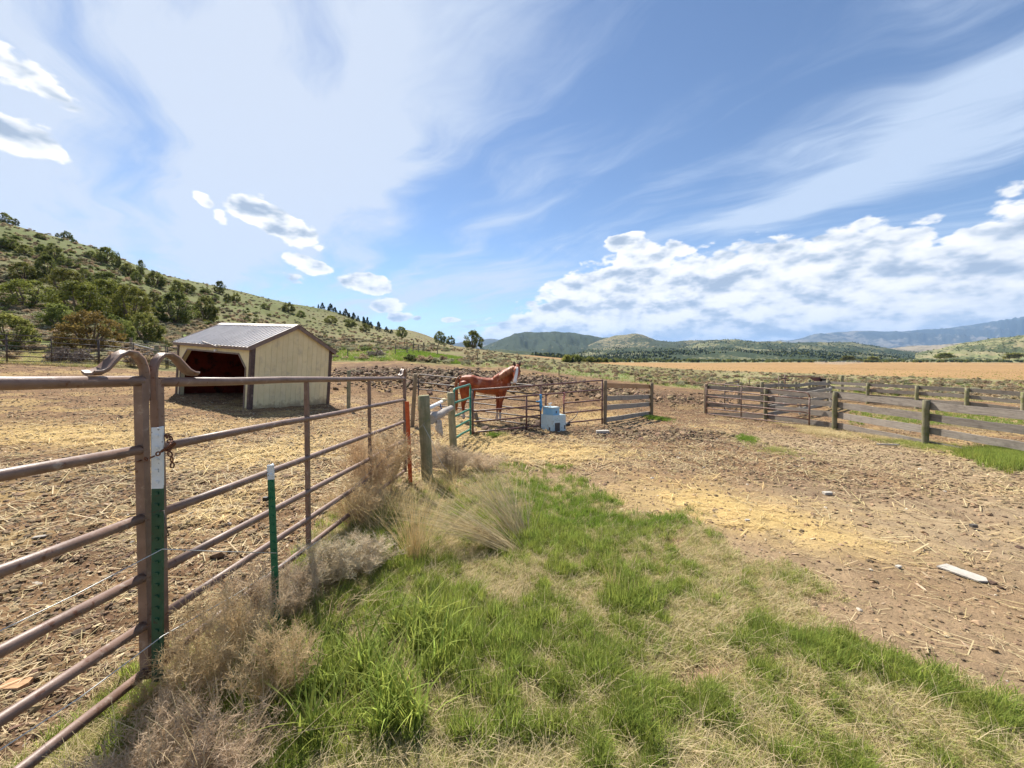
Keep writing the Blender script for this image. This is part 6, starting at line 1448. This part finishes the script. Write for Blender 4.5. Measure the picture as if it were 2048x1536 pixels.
put_reed(740, 3.9, .8, (-.3, .1), 60, 'pinkish straw stalks sticking out of the tall dead weed bush', 'g3', .2, .3, 23, .0026)
# brush clumps that can be told apart
def brushthing(px, py, w, h, label, k_, d=None):
    p = hit(px, py) if d is None else at(px, py, d); 
    if d is not None: p.z = ground_z(p.x, p.y)
    sc = p.y/FPX; me = BR[k_]; o = bpy.data.objects.new('brush_clump', me); C.objects.link(o); o.location = p-up*.08; o.scale = (w*sc, w*sc*.8, h*sc*1.1); tag(o, label, 'bush')
BR = [bush(90, MT['sage_g'], 26, 60, .05, .46), bush(91, MT['sage_t'], 26, 60, .06, .45)]
brushthing(120, 727, 52, 36, 'grey bare brush clump behind the left corral panels', 0); brushthing(160, 728, 56, 34, 'wider grey bare brush clump under the rusty juniper', 0)
brushthing(272, 735, 36, 34, 'tan brush clump between the old brace posts', 1); brushthing(298, 736, 28, 30, 'tan brush clump beside the right brace post near the shed', 1); brushthing(753, 714, 44, 17, 'grey rounded sagebrush alone on the grass right of the shed', 0)
brushthing(216, 731, 40, 24, 'low brown brush right of the grey clumps behind the corral panels', 1)
# boards, stones, rock
def slab(px, py, L, w, t, ang_, label, mat='board_light', name='plank', cat='plank'):
    p = hit(px, py); c = Vector((p.x, p.y, p.z+micro(np.array([p.x]), np.array([p.y]), np.array([p.z]))[0]+t/2)); d = Vector((math.cos(R(ang_)), math.sin(R(ang_)), 0)); s_ = Vector((-d.y, d.x, 0))
    m = M(); m.prism([c-d*L/2-s_*w*.35, c+d*L*.35-s_*w/2, c+d*L/2-s_*w*.1, c+d*L*.42+s_*w*.35, c-d*L*.4+s_*w/2], up*t); tag(m.build(name, MT[mat], loc=c), label, cat)
slab(1925, 1150, .27, .15, .012, -62, 'flat pale pointed piece of board lying on the gravel at the right', 'stone')
slab(1205, 868, .40, .16, .07, 10, 'pale flat rock lying below the pen corner post', 'stone', 'flat_rock', 'rock')
slab(75, 1168, .09, .03, .008, -10, 'small pale wood splinter on the corral ground at the left'); slab(80, 1076, .10, .05, .01, 30, 'pale wood scrap on the corral ground left of the gate upright')
slab(30, 1370, .13, .08, .02, 10, 'tan flat scrap by the bottom left rail', 'board_orange'); slab(1495, 1045, .05, .03, .02, 0, 'small white stone on the straw strip', 'stone', 'stone', 'stone'); slab(1655, 989, .13, .07, .03, 10, 'pale stone on the worn track right of the straw', 'stone', 'stone', 'stone')
slab(1947, 1058, .06, .045, .03, 0, 'small dark stone alone on the pale gravel', 'darkpanel', 'stone', 'stone'); slab(1797, 1136, .05, .03, .015, 20, 'little cream stone left of the pointed board', 'stone', 'stone', 'stone')
slab(1690, 832, .5, .08, .05, -5, 'thin grey stick lying by the foot of the nearer fence post', 'log', 'stick', 'stick'); slab(1775, 893, .55, .05, .03, -4, 'thin branch lying in front of the right fence', 'log', 'stick', 'stick')
# irrigation line far out on the field
# brush and willows along the far edge of the field
g = np.random.default_rng(77); n = 1700; ppx = g.uniform(1130, 2200, n); yy_ = np.where(g.random(n) < .4, g.uniform(723.2, 725.0, n), g.uniform(719, 723.6, n)); a, b, c_, d_ = hits(ppx, yy_, 60, 3000); n = len(a); s = np.where(b < 500, g.uniform(1.2, 3.2, n), g.uniform(2, 6, n))
src_w = sources('far_brush_shapes', [puff(120, MT['con']), puff(121, MT['jun']), puff(122, MT['jun_y']), puff(123, MT['shrubg'])])
scatter('far_brush', np.stack([a, b, height(a, b)-.3], 1), np.stack([0*s, 0*s, g.random(n)*6.28], 1), np.stack([s*1.4, s*1.4, s], 1), g.integers(0, 4, n), src_w, label='dark brush and small trees along the far edge of the ploughed field')
P = on_hill(bpy.data.objects['hill.004'], 1500, 99); n = len(P); s = g.uniform(1.2, 3.2, n)
scatter('far_brush', P, np.stack([0*s, 0*s, g.random(n)*6.28], 1), np.stack([s*1.5, s*1.5, s], 1), g.integers(0, 4, n), src_w, label='dark brush dotted over the hillside at the right edge')
for (cx, cy, w_, h_, lb) in [(1890, 712, 56, 9, 'long yellow green willow thicket beyond the field at the right'), (2030, 713, 60, 10, 'yellow green willow thicket beyond the field at the right edge'), (1695, 716, 44, 8, 'yellow green willow thicket beyond the field behind the dust'), (1745, 715, 30, 6, 'small yellow green willow thicket right of the dust')]:
    d_ = 560; sc = d_/FPX; p = at(cx, cy+5, d_); me = puff(int(cx), MT['jun_y'], 26, 60, .07); o = bpy.data.objects.new('willow_thicket', me); C.objects.link(o); o.location = p; o.scale = (w_*sc, 14, h_*sc*1.3); tag(o, lb, 'bushes')
def dust():
    m = bpy.data.materials.new('dust'); m.use_nodes = True; t = m.node_tree; t.nodes.clear(); n_ = N(t)
    v = t.nodes.new('ShaderNodeVolumePrincipled'); v.inputs['Color'].default_value = (.95, .92, .88, 1); v.inputs['Density'].default_value = 0.022
    o = t.nodes.new('ShaderNodeOutputMaterial'); t.links.new(v.outputs[0], o.inputs['Volume'])
    d_ = 330
    q = M(); g2 = random.Random(8)
    import bmesh
    bm = bmesh.new()
    c0 = at(1695, 728, d_)
    for i in range(9):
        r_ = bmesh.ops.create_icosphere(bm, subdivisions=3, radius=1.0, matrix=Matrix.Translation((g2.uniform(-22, 22), g2.uniform(-5, 5), g2.uniform(0.4, 2.2))) @ Matrix.Diagonal((g2.uniform(5, 13), 4, g2.uniform(.7, 1.8), 1)))
    me = bpy.data.meshes.new('dust_cloud'); bm.to_mesh(me); bm.free(); me.materials.append(m); ob = bpy.data.objects.new('dust_cloud', me); C.objects.link(ob); ob.location = c0; tag(ob, 'faint pale dust drifting low over the ploughed field', kind='stuff')
dust()
haze()
